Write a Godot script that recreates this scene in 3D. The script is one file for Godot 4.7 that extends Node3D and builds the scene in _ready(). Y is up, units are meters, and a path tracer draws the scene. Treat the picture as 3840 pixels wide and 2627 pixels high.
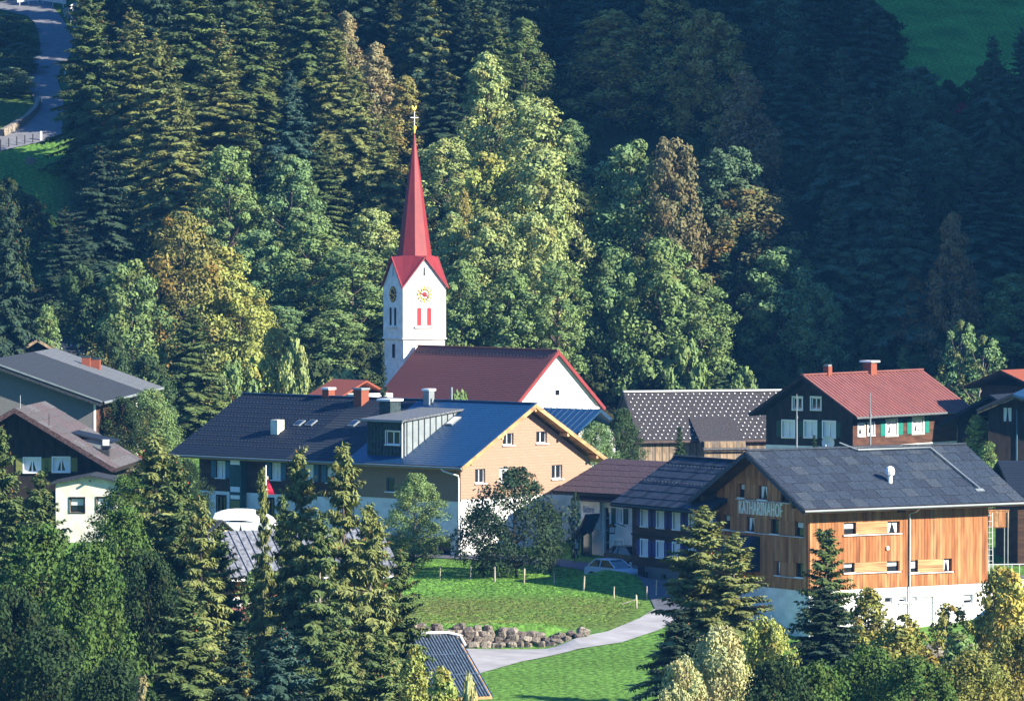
extends Node3D
# An alpine village below a wooded slope. Metres, y up; d is the distance in front of the viewer (z = -d).

const EYE := Vector3(0, 40, 0)
var M := {}
var T := {}
var P := {}
var rng := RandomNumberGenerator.new()
var unit := BoxMesh.new()


# ---------------------------------------------------------------- mesh building
class MB:
	var v := PackedVector3Array()
	var n := PackedVector3Array()
	var c := PackedColorArray()
	var i := PackedInt32Array()
	var col := Color.WHITE
	var tinted := false

	func quad(a: Vector3, b: Vector3, e: Vector3, d: Vector3) -> void:  # counter-clockwise seen from outside
		var k := (b - a).cross(e - a)
		if k.length_squared() < 1e-12:
			k = (e - a).cross(d - a)
		k = k.normalized()
		var s := v.size()
		v.append(a); v.append(b); v.append(e); v.append(d)
		for j in 4:
			n.append(k)
			if tinted:
				c.append(col)
		i.append(s); i.append(s + 2); i.append(s + 1); i.append(s); i.append(s + 3); i.append(s + 2)

	func fan(pts: Array) -> void:
		var k: Vector3 = Vector3.ZERO
		for j in range(1, pts.size() - 1):
			k += (pts[j] - pts[0]).cross(pts[j + 1] - pts[0])
		k = k.normalized()
		var s := v.size()
		for p in pts:
			v.append(p)
			n.append(k)
			if tinted:
				c.append(col)
		for j in range(1, pts.size() - 1):
			i.append(s); i.append(s + j + 1); i.append(s + j)

	func box(at: Vector3, size: Vector3, b := Basis()) -> void:
		var x := b.x * size.x * .5
		var y := b.y * size.y * .5
		var z := b.z * size.z * .5
		quad(at - x - y + z, at + x - y + z, at + x + y + z, at - x + y + z)
		quad(at + x - y - z, at - x - y - z, at - x + y - z, at + x + y - z)
		quad(at + x - y + z, at + x - y - z, at + x + y - z, at + x + y + z)
		quad(at - x - y - z, at - x - y + z, at - x + y + z, at - x + y - z)
		quad(at - x + y + z, at + x + y + z, at + x + y - z, at - x + y - z)
		quad(at - x - y - z, at + x - y - z, at + x - y + z, at - x - y + z)

	func tube(pts: Array, radii: Array, sides := 6, caps := true) -> void:
		var rings := []
		for k in pts.size():
			var dir: Vector3 = (pts[mini(k + 1, pts.size() - 1)] - pts[maxi(k - 1, 0)]).normalized()
			var x := dir.cross(Vector3.UP if absf(dir.y) < .9 else Vector3.RIGHT).normalized()
			var y := x.cross(dir).normalized()
			var ring := v.size()
			for j in sides:
				var a := TAU * j / sides
				var o := x * cos(a) + y * sin(a)
				v.append(pts[k] + o * radii[k])
				n.append(o)
				if tinted:
					c.append(col)
			rings.append(ring)
		for k in pts.size() - 1:
			for j in sides:
				var a: int = rings[k] + j
				var b: int = rings[k] + (j + 1) % sides
				var e: int = rings[k + 1] + (j + 1) % sides
				var f: int = rings[k + 1] + j
				# ring runs x -> y with y = x cross dir, so outward faces wind a, f, e, b
				i.append(a); i.append(e); i.append(f); i.append(a); i.append(b); i.append(e)
		if caps:
			var top := []
			for j in sides:
				top.append(v[rings[-1] + sides - 1 - j])
			fan(top)

	func prism(outline: PackedVector2Array, at: Vector3, ux: Vector3, uy: Vector3, depth: float) -> void:  # extruded along -(ux x uy)
		var w := ux.cross(uy).normalized()
		var poly := outline
		var area := 0.0
		for k in poly.size():
			area += poly[k].cross(poly[(k + 1) % poly.size()])
		if area < 0:
			poly.reverse()
		var tri := Geometry2D.triangulate_polygon(poly)
		for k in range(0, tri.size(), 3):
			var a := poly[tri[k]]
			var b := poly[tri[k + 1]]
			var e := poly[tri[k + 2]]
			if (b - a).cross(e - a) < 0:
				var q := b
				b = e
				e = q
			var fa := at + ux * a.x + uy * a.y
			var fb := at + ux * b.x + uy * b.y
			var fe := at + ux * e.x + uy * e.y
			fan([fa, fb, fe])
			fan([fa - w * depth, fe - w * depth, fb - w * depth])
		for k in poly.size():
			var a := at + ux * poly[k].x + uy * poly[k].y
			var b := at + ux * poly[(k + 1) % poly.size()].x + uy * poly[(k + 1) % poly.size()].y
			quad(a - w * depth, b - w * depth, b, a)

	func kite(p: Vector3, tip: Vector3, w: float, up: Vector3) -> void:
		var ax := tip - p
		var s := ax.cross(up)
		var l := s.length()
		if l < 1e-5:
			return
		s *= w / l
		var k := s.cross(ax).normalized()
		if k.dot(up) < 0:
			k = -k
			s = -s
		var mid := p + ax * .45
		var q := v.size()
		v.append(p); v.append(mid + s); v.append(tip); v.append(mid - s)
		n.append(k); n.append(k); n.append(k); n.append(k)
		c.append(col); c.append(col); c.append(col); c.append(col)
		# seen from the normal's side p, mid+s, tip, mid-s run counter-clockwise
		i.append(q); i.append(q + 2); i.append(q + 1); i.append(q); i.append(q + 3); i.append(q + 2)

	func mesh() -> ArrayMesh:
		var a := []
		a.resize(Mesh.ARRAY_MAX)
		a[Mesh.ARRAY_VERTEX] = v
		a[Mesh.ARRAY_NORMAL] = n
		if c.size() == v.size():
			a[Mesh.ARRAY_COLOR] = c
		a[Mesh.ARRAY_INDEX] = i
		var m := ArrayMesh.new()
		m.add_surface_from_arrays(Mesh.PRIMITIVE_TRIANGLES, a)
		return m


func thing(called: String, label: String, category: String, at: Vector3, turn := 0.0, group := "") -> Node3D:
	var o := Node3D.new()
	o.name = called
	add_child(o, true)
	o.position = at
	o.rotation.y = turn
	tag(o, label, category, group)
	return o


func tag(o: Node3D, label: String, category: String, group := "") -> void:
	o.set_meta("label", label)
	o.set_meta("category", category)
	if group:
		o.set_meta("group", group)


func part(root: Node3D, called: String, mesh: Mesh, mat: Material, label := "") -> MeshInstance3D:
	var o := MeshInstance3D.new()
	o.name = called
	o.mesh = mesh
	o.material_override = mat
	if label:
		o.set_meta("label", label)
	root.add_child(o, true)
	return o


func pbox(root: Node3D, called: String, at: Vector3, size: Vector3, mat: Material, b := Basis()) -> MeshInstance3D:
	var o := part(root, called, unit, mat)
	o.transform = Transform3D(b * Basis.from_scale(size), at)
	return o


func stuff(o: Node3D) -> Node3D:
	o.set_meta("kind", "stuff")
	return o


# ---------------------------------------------------------------- materials
func ntex(freq: float, lo: float, hi: float, type := FastNoiseLite.TYPE_SIMPLEX_SMOOTH, octaves := 4, size := 256, mid := .5) -> NoiseTexture2D:
	var f := FastNoiseLite.new()
	f.noise_type = type
	f.frequency = freq
	f.fractal_octaves = octaves
	f.seed = 11 + T.size()
	var g := Gradient.new()
	g.offsets = PackedFloat32Array([.12, mid, .88])
	g.colors = PackedColorArray([Color(lo, lo, lo), Color(lo + (hi - lo) * .55, lo + (hi - lo) * .55, lo + (hi - lo) * .55), Color(hi, hi, hi)])
	var t := NoiseTexture2D.new()
	t.width = size
	t.height = size
	t.seamless = true
	t.noise = f
	t.color_ramp = g
	return t


func mk(key: String, r: float, g: float, b: float, rough := .85, tex := "", scale := Vector3.ONE, spec := .35) -> StandardMaterial3D:
	var m := StandardMaterial3D.new()
	m.resource_name = key
	m.albedo_color = Color(r, g, b).linear_to_srgb()
	m.roughness = rough
	m.metallic_specular = spec
	if tex:
		m.albedo_texture = T[tex]
		m.uv1_triplanar = true
		m.uv1_world_triplanar = true
		m.uv1_scale = scale
	M[key] = m
	return m


func leafmat(key: String, r: float, g: float, b: float, through := .45) -> void:
	var m := mk(key, r, g, b, .7, "", Vector3.ONE, .16)
	m.vertex_color_use_as_albedo = true
	m.backlight_enabled = true
	m.backlight = Color(through, through, through * .6)


func materials() -> void:
	T.plaster = ntex(.012, .86, 1.0)
	T.grain = ntex(.03, .6, 1.0, FastNoiseLite.TYPE_SIMPLEX_SMOOTH, 5)
	T.streak = ntex(.02, .62, 1.0, FastNoiseLite.TYPE_VALUE_CUBIC, 5)
	T.fine = ntex(.09, .55, 1.0, FastNoiseLite.TYPE_CELLULAR, 3)
	T.mottle = ntex(.018, .5, 1.0, FastNoiseLite.TYPE_SIMPLEX_SMOOTH, 6, 512)
	T.rock = ntex(.025, .45, 1.0, FastNoiseLite.TYPE_SIMPLEX, 6)
	mk("white", .80, .79, .76, .9, "plaster", Vector3(.3, .3, .3))
	mk("cream", .74, .70, .58, .9, "plaster", Vector3(.3, .3, .3))
	mk("shingle_grey", .24, .235, .23, .9, "fine", Vector3(.9, .9, .9))
	mk("shingle_yellow", .57, .375, .265, .85, "fine", Vector3(.8, .8, .8))
	mk("shingle_tan", .40, .28, .18, .9, "fine", Vector3(.8, .8, .8))
	mk("larch_a", .50, .20, .075, .8, "streak", Vector3(1.4, .12, 1.4))
	mk("larch_b", .56, .245, .10, .8, "streak", Vector3(1.4, .12, 1.4))
	mk("larch_c", .44, .16, .058, .8, "streak", Vector3(1.4, .12, 1.4))
	mk("larch_d", .60, .29, .13, .8, "streak", Vector3(1.4, .12, 1.4))
	mk("larch_pale", .64, .36, .17, .8, "streak", Vector3(.15, 1.2, .15))
	mk("darkwood", .035, .026, .022, .85, "streak", Vector3(1.2, .2, 1.2))
	mk("brownwood", .085, .045, .03, .85, "streak", Vector3(.3, 1.1, .3))
	mk("redwood", .12, .055, .035, .85, "streak", Vector3(.3, 1.1, .3))
	mk("greywood_a", .33, .25, .18, .9, "streak", Vector3(1.5, .15, 1.5))
	mk("greywood_b", .25, .20, .16, .9, "streak", Vector3(1.5, .15, 1.5))
	mk("greywood_c", .40, .29, .19, .9, "streak", Vector3(1.5, .15, 1.5))
	mk("timber", .60, .36, .17, .75, "streak", Vector3(.6, .6, .6))
	mk("eternit", .050, .068, .098, .7, "mottle", Vector3(.5, .5, .5))
	mk("eternit_b", .072, .088, .112, .7, "mottle", Vector3(.5, .5, .5))
	mk("eternit_c", .042, .054, .078, .7, "mottle", Vector3(.5, .5, .5))
	mk("slate_blue", .012, .075, .19, .45, "mottle", Vector3(.6, .6, .6), .5)
	mk("slate_dark", .016, .026, .046, .75, "fine", Vector3(.5, .5, .5))
	mk("slate_strip", .055, .062, .072, .8, "fine", Vector3(.5, .5, .5))
	mk("roof_grey", .055, .062, .072, .75, "mottle", Vector3(.6, .6, .6))
	mk("roof_pale", .20, .21, .22, .7, "mottle", Vector3(.6, .6, .6))
	mk("roof_old", .15, .13, .13, .8, "mottle", Vector3(.6, .6, .6))
	mk("roof_old_b", .18, .165, .165, .8, "mottle", Vector3(.6, .6, .6))
	mk("roof_old_c", .165, .125, .125, .8, "mottle", Vector3(.6, .6, .6))
	mk("roof_brown", .125, .075, .075, .75, "mottle", Vector3(.5, .5, .5))
	mk("roof_speck", .072, .064, .068, .8, "mottle", Vector3(.5, .5, .5))
	mk("hook", .62, .62, .62, .5)
	mk("tile_red", .36, .115, .09, .85, "fine", Vector3(.7, .7, .7))
	mk("tile_orange", .42, .11, .065, .85, "fine", Vector3(.7, .7, .7))
	mk("spire_red", .25, .03, .036, .55, "plaster", Vector3(.5, .15, .5), .4)
	mk("metal_red", .23, .088, .076, .5, "plaster", Vector3(.25, .25, .25), .4)
	mk("metal_red_b", .235, .085, .072, .5, "plaster", Vector3(.25, .25, .25), .4)
	mk("metal_grey", .30, .30, .31, .5, "mottle", Vector3(.3, .3, .3), .5)
	mk("metal_blue", .115, .16, .22, .45, "mottle", Vector3(.3, .3, .3), .5)
	mk("zinc", .22, .25, .26, .5, "plaster", Vector3(.4, .4, .4), .5)
	mk("zinc_dark", .045, .075, .08, .6, "mottle", Vector3(.6, .2, .6))
	mk("paint_white", .80, .80, .80, .6)
	mk("glass", .012, .016, .022, .06, "", Vector3.ONE, .6)
	mk("curtain", .70, .72, .74, .95)
	mk("blind", .52, .55, .55, .9)
	mk("blue_paint", .012, .028, .16, .6)
	mk("bluegrey_paint", .05, .13, .20, .7)
	mk("green_paint", .012, .16, .125, .6)
	mk("darkgreen_paint", .012, .06, .045, .6)
	mk("olive_paint", .16, .17, .05, .7)
	mk("teal_panel", .04, .11, .105, .7, "streak", Vector3(1, .2, 1))
	mk("red_paint", .28, .03, .035, .6)
	mk("letter", .80, .78, .70, .7)
	mk("letter_faded", .16, .19, .30, .8)
	mk("brick", .40, .12, .07, .9, "fine", Vector3(1.2, 1.2, 1.2))
	mk("gold", .85, .55, .12, .35)
	M.gold.metallic = .4
	mk("black", .015, .014, .016, .5)
	mk("dial", .03, .028, .03, .6)
	mk("steel", .45, .47, .48, .4)
	mk("awning", .012, .022, .045, .8)
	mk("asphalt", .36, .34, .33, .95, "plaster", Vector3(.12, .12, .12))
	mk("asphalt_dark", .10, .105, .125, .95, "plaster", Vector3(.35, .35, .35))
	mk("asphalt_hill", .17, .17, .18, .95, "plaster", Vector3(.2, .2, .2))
	mk("rock_a", .30, .25, .20, .95, "rock", Vector3(.8, .8, .8))
	mk("rock_b", .23, .19, .16, .95, "rock", Vector3(.8, .8, .8))
	mk("rock_c", .40, .34, .275, .95, "rock", Vector3(.8, .8, .8))
	mk("post_wood", .55, .47, .37, .9, "streak", Vector3(2, .3, 2))
	mk("bark", .16, .125, .10, .95, "rock", Vector3(1.5, .4, 1.5))
	mk("bark_pale", .42, .37, .32, .95, "rock", Vector3(1.5, .4, 1.5))
	mk("bark_dark", .05, .042, .038, .95, "rock", Vector3(1.5, .4, 1.5))
	mk("fabric_white", .82, .82, .80, .9)
	mk("fabric_yellow", .62, .54, .30, .9)
	mk("fabric_red", .55, .02, .06, .8)
	mk("car_paint", .52, .60, .72, .25, "", Vector3.ONE, .5)
	mk("car_dark", .02, .022, .028, .25, "", Vector3.ONE, .5)
	mk("rubber", .02, .02, .02, .9)
	mk("cone", .50, .19, .08, .8)
	var gm := mk("ground", 1, 1, 1, .98, "mottle", Vector3(.21, .21, .21), .2)
	gm.vertex_color_use_as_albedo = true
	var gr := mk("grass", 1, 1, 1, .9, "", Vector3.ONE, .2)
	gr.vertex_color_use_as_albedo = true
	leafmat("spruce", 0.115, 0.16, 0.055)
	leafmat("spruce_olive", 0.2, 0.225, 0.075)
	leafmat("spruce_dark", 0.046, 0.078, 0.048)
	leafmat("spruce_blue", 0.055, 0.105, 0.08)
	leafmat("green", 0.165, 0.24, 0.085)
	leafmat("bright", 0.29, 0.345, 0.125)
	leafmat("lime", 0.3, 0.33, 0.09)
	leafmat("teal", 0.15, 0.235, 0.095)
	leafmat("dark", 0.05, 0.085, 0.036)
	leafmat("yellow", 0.4, 0.35, 0.09)
	leafmat("gold_leaf", 0.25, 0.225, 0.07)
	leafmat("orange", 0.215, 0.2, 0.062)
	leafmat("rust", 0.15, 0.115, 0.06)
	leafmat("larch_tree", 0.27, 0.235, 0.12)
	leafmat("pale", 0.42, 0.42, 0.2)
	leafmat("pear_dark", 0.038, 0.066, 0.034)
	leafmat("brown_leaf", 0.165, 0.15, 0.075)
	leafmat("near_green", 0.075, 0.13, 0.032)
	leafmat("near_dark", 0.034, 0.06, 0.024)
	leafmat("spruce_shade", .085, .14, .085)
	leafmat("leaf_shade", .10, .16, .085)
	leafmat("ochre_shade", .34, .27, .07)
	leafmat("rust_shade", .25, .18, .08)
	leafmat("sapling", .235, .235, .065)
	leafmat("ochre_mid", .17, .165, .07)
	leafmat("scarlet", .36, .03, .035)


# ---------------------------------------------------------------- the land
const PROFILE := [[-300.0, 60.0], [0.0, 26.0], [60.0, 12.0], [150.0, 0.0], [250.0, 3.5], [300.0, 7.6], [325.0, 9.0], [345.0, 9.9], [374.0, 12.6], [392.0, 13.4], [410.0, 14.6], [440.0, 16.5],
	[470.0, 17.5], [490.0, 19.5], [505.0, 24.0], [520.0, 31.0], [535.0, 38.0], [556.0, 45.5], [572.0, 50.0], [600.0, 55.7], [634.0, 62.2], [700.0, 78.0], [900.0, 150.0], [2000.0, 500.0]]
const PROFILE_EAST := [[374.0, 12.6], [392.0, 13.4], [430.0, 14.2], [470.0, 14.5], [502.0, 15.2], [510.0, 18.5], [520.0, 26.0], [535.0, 36.5], [556.0, 45.5], [572.0, 50.0], [600.0, 55.7], [634.0, 62.2], [700.0, 78.0], [900.0, 150.0], [2000.0, 500.0]]
const SPUR := [[300.0, 0.0], [380.0, 10.0], [415.0, 40.0], [434.0, 66.0], [453.0, 97.0], [472.0, 126.0], [486.0, 138.0], [521.0, 160.0], [560.0, 174.0], [600.0, 180.0], [700.0, 190.0], [1200.0, 260.0]]


func lin(t: Array, d: float) -> float:
	if d <= t[0][0]:
		return t[0][1]
	for k in t.size() - 1:
		if d <= t[k + 1][0]:
			return lerpf(t[k][1], t[k + 1][1], (d - t[k][0]) / (t[k + 1][0] - t[k][0]))
	return t[-1][1]


func ground(x: float, d: float) -> float:
	var y := .25 * (lin(PROFILE, d - 3) + lin(PROFILE, d + 3) + 2 * lin(PROFILE, d))
	if x > 3 and d > 374:
		y = lerpf(y, .25 * (lin(PROFILE_EAST, d - 3) + lin(PROFILE_EAST, d + 3) + 2 * lin(PROFILE_EAST, d)), smoothstep(3.0, 10.0, x))
	var m := smoothstep(-9.0, -6.0, x) * (1 - smoothstep(2.0, 4.6, x))
	var e := (d - 353.5) / 4.5
	y += m * 1.3 * (smoothstep(352.9, 353.9, d) - .5) * exp(-e * e)
	y += 3.5 * (1 - smoothstep(-24.0, -10.0, x)) * smoothstep(300.0, 335.0, d) * (1 - smoothstep(378.0, 400.0, d))
	y += .9 * exp(-pow((x - 7.0) / 2.4, 2.0) - pow((d - 375.6) / 1.7, 2.0)) - .6 * exp(-pow((x - 8.0) / 3.0, 2.0) - pow((d - 382.0) / 3.0, 2.0))
	y -= 2.1 * smoothstep(12.0, 18.0, x) * (1 - smoothstep(33.5, 35.5, x)) * smoothstep(335.0, 350.0, d) * (1 - smoothstep(370.0, 380.0, d))
	if x > 75:  # the flank of the valley, beyond the picture, that keeps the low sun off the wood
		var c := lin(SPUR, d)
		if c > y:
			y += (c - y) * smoothstep(75.0, 150.0, x)
	return y


func on(x: float, d: float, up := 0.0) -> Vector3:
	return Vector3(x, ground(x, d) + up, -d)


func terrain() -> void:
	var xs := []
	var ds := []
	for q in [-1600, -1000, -600, -350, -220, -150, -110, -90]:
		xs.append(float(q))
	var x := -78.0
	while x <= 76:
		xs.append(x)
		x += 1.0 if absf(x) < 42 else 2.0
	for q in [82, 90, 98, 106, 114, 122, 130, 138, 146, 154, 175, 220, 300, 450, 700, 1000, 1600]:
		xs.append(float(q))
	for q in [-900, -500, -200, -60, 0, 40, 80, 120, 160, 200, 230, 250, 265, 280, 292]:
		ds.append(float(q))
	var d := 300.0
	while d < 720:
		ds.append(d)
		d += .5 if d > 350 and d < 357 else (1.0 if d < 400 else 3.0)
	for q in [730, 760, 800, 900, 1100, 1500, 2200]:
		ds.append(float(q))
	var nz := FastNoiseLite.new()
	nz.seed = 5
	nz.frequency = .09
	var b := MB.new()
	var w := xs.size()
	for k in ds.size():
		for j in w:
			var px: float = xs[j]
			var pd: float = ds[k]
			b.v.append(Vector3(px, ground(px, pd), -pd))
			var e := .6
			b.n.append(Vector3(ground(px - e, pd) - ground(px + e, pd), 2 * e, ground(px, pd + e) - ground(px, pd - e)).normalized())
			var k1 := nz.get_noise_2d(px, pd)
			var k2 := nz.get_noise_2d(px * 3.1 + 70, pd * 3.1)
			var grassy := Color(.15, .305, .055)
			var bank := Color(.17, .18, .05)
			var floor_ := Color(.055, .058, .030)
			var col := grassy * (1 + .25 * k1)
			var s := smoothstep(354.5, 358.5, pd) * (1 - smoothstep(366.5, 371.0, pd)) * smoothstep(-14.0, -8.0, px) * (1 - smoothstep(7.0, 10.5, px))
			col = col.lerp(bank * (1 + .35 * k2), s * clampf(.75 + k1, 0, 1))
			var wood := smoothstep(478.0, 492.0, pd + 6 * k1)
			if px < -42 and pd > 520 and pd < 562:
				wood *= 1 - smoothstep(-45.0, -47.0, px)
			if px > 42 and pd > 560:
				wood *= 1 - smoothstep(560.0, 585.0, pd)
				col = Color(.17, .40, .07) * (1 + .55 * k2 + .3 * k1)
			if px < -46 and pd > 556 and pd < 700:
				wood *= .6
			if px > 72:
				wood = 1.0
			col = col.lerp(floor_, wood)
			col.a = 1
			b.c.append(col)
	for k in ds.size() - 1:
		for j in w - 1:
			var a := k * w + j
			b.i.append(a); b.i.append(a + w); b.i.append(a + 1)
			b.i.append(a + 1); b.i.append(a + w); b.i.append(a + w + 1)
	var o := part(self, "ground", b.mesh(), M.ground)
	o.set_meta("kind", "structure")
	o.set_meta("label", "green meadows rising to a wooded mountain slope")


func ribbon(called: String, label: String, left: Array, right: Array, mat: Material, lift := .05) -> void:  # a road between two edges given as [x, d]
	var b := MB.new()
	var pl := []
	var pr := []
	for k in left.size() - 1:
		for s in 6:
			var f := s / 6.0
			pl.append(Vector2(lerpf(left[k][0], left[k + 1][0], f), lerpf(left[k][1], left[k + 1][1], f)))
			pr.append(Vector2(lerpf(right[k][0], right[k + 1][0], f), lerpf(right[k][1], right[k + 1][1], f)))
	pl.append(Vector2(left[-1][0], left[-1][1]))
	pr.append(Vector2(right[-1][0], right[-1][1]))
	var across := 6
	for k in pl.size() - 1:
		for j in across:
			var a: Vector2 = pl[k].lerp(pr[k], float(j) / across)
			var e: Vector2 = pl[k].lerp(pr[k], float(j + 1) / across)
			var f: Vector2 = pl[k + 1].lerp(pr[k + 1], float(j + 1) / across)
			var g: Vector2 = pl[k + 1].lerp(pr[k + 1], float(j) / across)
			var q := [on(a.x, a.y, lift), on(e.x, e.y, lift), on(f.x, f.y, lift), on(g.x, g.y, lift)]
			if (q[1] - q[0]).cross(q[2] - q[0]).y < 0:
				q.reverse()
			b.quad(q[0], q[1], q[2], q[3])
	var o := part(self, called, b.mesh(), mat)
	o.set_meta("kind", "structure")
	o.set_meta("label", label)


# ---------------------------------------------------------------- walls, windows, roofs
func facade(root: Node3D, called: String, o: Vector3, u: Vector3, outline: PackedVector2Array, holes: Array, mat: Material, depth := .18) -> MeshInstance3D:
	var nrm := u.cross(Vector3.UP)
	var b := MB.new()
	var lo := outline[0]
	var hi := outline[0]
	for p in outline:
		lo = lo.min(p)
		hi = hi.max(p)
	var xs := [lo.x, hi.x]
	var ys := [lo.y, hi.y]
	for h in holes:
		xs.append(h.position.x); xs.append(h.end.x); ys.append(h.position.y); ys.append(h.end.y)
	xs.sort()
	ys.sort()
	for a in xs.size() - 1:
		for e in ys.size() - 1:
			if xs[a + 1] - xs[a] < .001 or ys[e + 1] - ys[e] < .001:
				continue
			var mid := Vector2((xs[a] + xs[a + 1]) * .5, (ys[e] + ys[e + 1]) * .5)
			var inside := false
			for h in holes:
				if h.has_point(mid):
					inside = true
			if inside:
				continue
			var cell := PackedVector2Array([Vector2(xs[a], ys[e]), Vector2(xs[a + 1], ys[e]), Vector2(xs[a + 1], ys[e + 1]), Vector2(xs[a], ys[e + 1])])
			for got in Geometry2D.intersect_polygons(cell, outline):
				var area := 0.0
				for k in got.size():
					area += got[k].cross(got[(k + 1) % got.size()])
				if absf(area) < 1e-4:
					continue
				if area < 0:
					got.reverse()
				var pts := []
				for p in got:
					pts.append(o + u * p.x + Vector3.UP * p.y)
				b.fan(pts)
	for h in holes:
		var q := [o + u * h.position.x + Vector3.UP * h.position.y, o + u * h.end.x + Vector3.UP * h.position.y, o + u * h.end.x + Vector3.UP * h.end.y, o + u * h.position.x + Vector3.UP * h.end.y]
		for k in 4:
			var a: Vector3 = q[k]
			var e: Vector3 = q[(k + 1) % 4]
			b.quad(a, e, e - nrm * depth, a - nrm * depth)
	return part(root, called, b.mesh(), mat)


func win(root: Node3D, o: Vector3, u: Vector3, r: Rect2, st: Dictionary) -> void:  # a window in the opening r of a wall
	var nrm := u.cross(Vector3.UP)
	var dep: float = st.get("depth", .16)
	var frame: Material = st.get("frame", M.paint_white)
	var t: float = st.get("t", .07)
	var w := r.size.x
	var h := r.size.y
	var b := MB.new()
	var z := -dep + .05
	for s in [[0.0, t], [w - t, w]]:
		b.box(Vector3((s[0] + s[1]) * .5, h * .5, z), Vector3(t, h, .06))
	for s in [t * .5, h - t * .5]:
		b.box(Vector3(w * .5, s, z), Vector3(w - 2 * t, t, .06))
	var cols: int = st.get("cols", 2)
	for k in range(1, cols):
		b.box(Vector3(w * k / cols, h * .5, z + .004), Vector3(t * 1.1, h - 2 * t, .065))
	for k in range(1, st.get("rows", 1)):
		b.box(Vector3(w * .5, h * k / st.rows, z - .004), Vector3(w - 2 * t, t * .6, .055))
	var cas: float = st.get("casing", 0.0)
	if cas > 0:
		b.box(Vector3(-cas * .5, h * .5, .02), Vector3(cas, h + 2 * cas, .06))
		b.box(Vector3(w + cas * .5, h * .5, .02), Vector3(cas, h + 2 * cas, .06))
		b.box(Vector3(w * .5, h + cas * .5, .018), Vector3(w, cas, .06))
		b.box(Vector3(w * .5, -cas * .5, .018), Vector3(w, cas, .06))
	var f := part(root, "window", b.mesh(), frame)
	f.transform = Transform3D(Basis(u, Vector3.UP, nrm), o + u * r.position.x + Vector3.UP * r.position.y)
	pbox(f, "pane", Vector3(w * .5, h * .5, -dep + .01), Vector3(w - t, h - t, .02), M.glass)
	if st.get("curtain", 0) > 0:
		var cb := MB.new()
		var zc := -dep + .024
		for s in [-1.0, 1.0]:
			var x0 := t if s < 0 else w - t
			var xt: float = w * .5 - s * -.02
			var xb: float = w * (.5 + s * (.24 if st.curtain == 1 else .08))
			var q := [Vector3(x0, t, zc), Vector3(xb, t, zc), Vector3(xt, h - t, zc), Vector3(x0, h - t, zc)]
			if s > 0:
				q.reverse()
			cb.quad(q[0], q[1], q[2], q[3])
		part(f, "curtain", cb.mesh(), M.curtain)
	if st.get("blind", 0.0) > 0:
		var bh: float = h * st.blind
		pbox(f, "blind", Vector3(w * .5, h - t - bh * .5, -dep + .026), Vector3(w - 2 * t, bh, .012), M.blind)
	if st.get("sill", false):
		pbox(f, "sill", Vector3(w * .5, -.045, .04), Vector3(w + .16, .07, .2), st.get("sillmat", M.paint_white))
	if st.has("shutter"):
		var sw: float = st.get("shutter_w", w * .48)
		for s in [-sw * .5 - .02 - cas, w + sw * .5 + .02 + cas]:
			var sb := MB.new()
			sb.box(Vector3(0, h * .5, .035), Vector3(sw, h, .035))
			for y in [.12, .5, .88]:
				sb.box(Vector3(0, h * y, .058), Vector3(sw * .86, .06, .02))
			var so := part(root, "shutter", sb.mesh(), st.shutter)
			so.transform = Transform3D(f.transform.basis, f.transform * Vector3(s, 0, 0))


func gable_outline(w: float, eave: float, ridge: float, base := 0.0, at := .5) -> PackedVector2Array:
	return PackedVector2Array([Vector2(0, base), Vector2(w, base), Vector2(w, eave), Vector2(w * at, ridge), Vector2(0, eave)])


func gable_roof(root: Node3D, x0: float, x1: float, zc: float, half: float, eave: float, ridge: float, thick: float, mat: Material, under: Material = null) -> Array:
	# a roof whose ridge runs along x; returns its two slopes, towards +z first
	var b := MB.new()
	var top := PackedVector2Array([Vector2(-half, eave), Vector2(-half, eave - thick), Vector2(0, ridge - thick), Vector2(half, eave - thick), Vector2(half, eave), Vector2(0, ridge)])
	b.prism(top, Vector3(x1, 0, zc), Vector3(0, 0, -1), Vector3.UP, x1 - x0)
	part(root, "roof", b.mesh(), under if under else mat)
	var out := []
	for s in [1.0, -1.0]:
		var dn := Vector3(0, eave - ridge, half * s).normalized()
		out.append({"o": Vector3(x0 if s > 0 else x1, ridge, zc), "a": Vector3(s, 0, 0), "dn": dn, "n": (dn.cross(Vector3(s, 0, 0))).normalized(), "la": x1 - x0, "ld": Vector2(half, ridge - eave).length()})
	return out


func slope_basis(s: Dictionary, tilt := 0.0) -> Basis:
	var b := Basis(s.a, s.n, s.a.cross(s.n))
	return b.rotated(s.a, tilt) if tilt else b


func courses(root: Node3D, called: String, s: Dictionary, rows: int, mat: Material, a0 := 0.0, a1 := -1.0, jig := .0) -> MeshInstance3D:  # overlapping rows of tiles, too fine to tell one tile from the next
	var b := MB.new()
	var l: float = s.ld / rows
	var e1: float = s.la if a1 < 0 else a1
	for k in rows:
		var cx := (a0 + e1) * .5
		var o: Vector3 = s.o + s.a * cx + s.dn * (l * (k + .5)) + s.n * .05
		b.box(o, Vector3(e1 - a0 - (.004 if k % 2 else 0.0), .035, l * 1.06), slope_basis(s, -.045).orthonormalized())
	var r := part(root, called, b.mesh(), mat)
	stuff(r)
	return r


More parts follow.
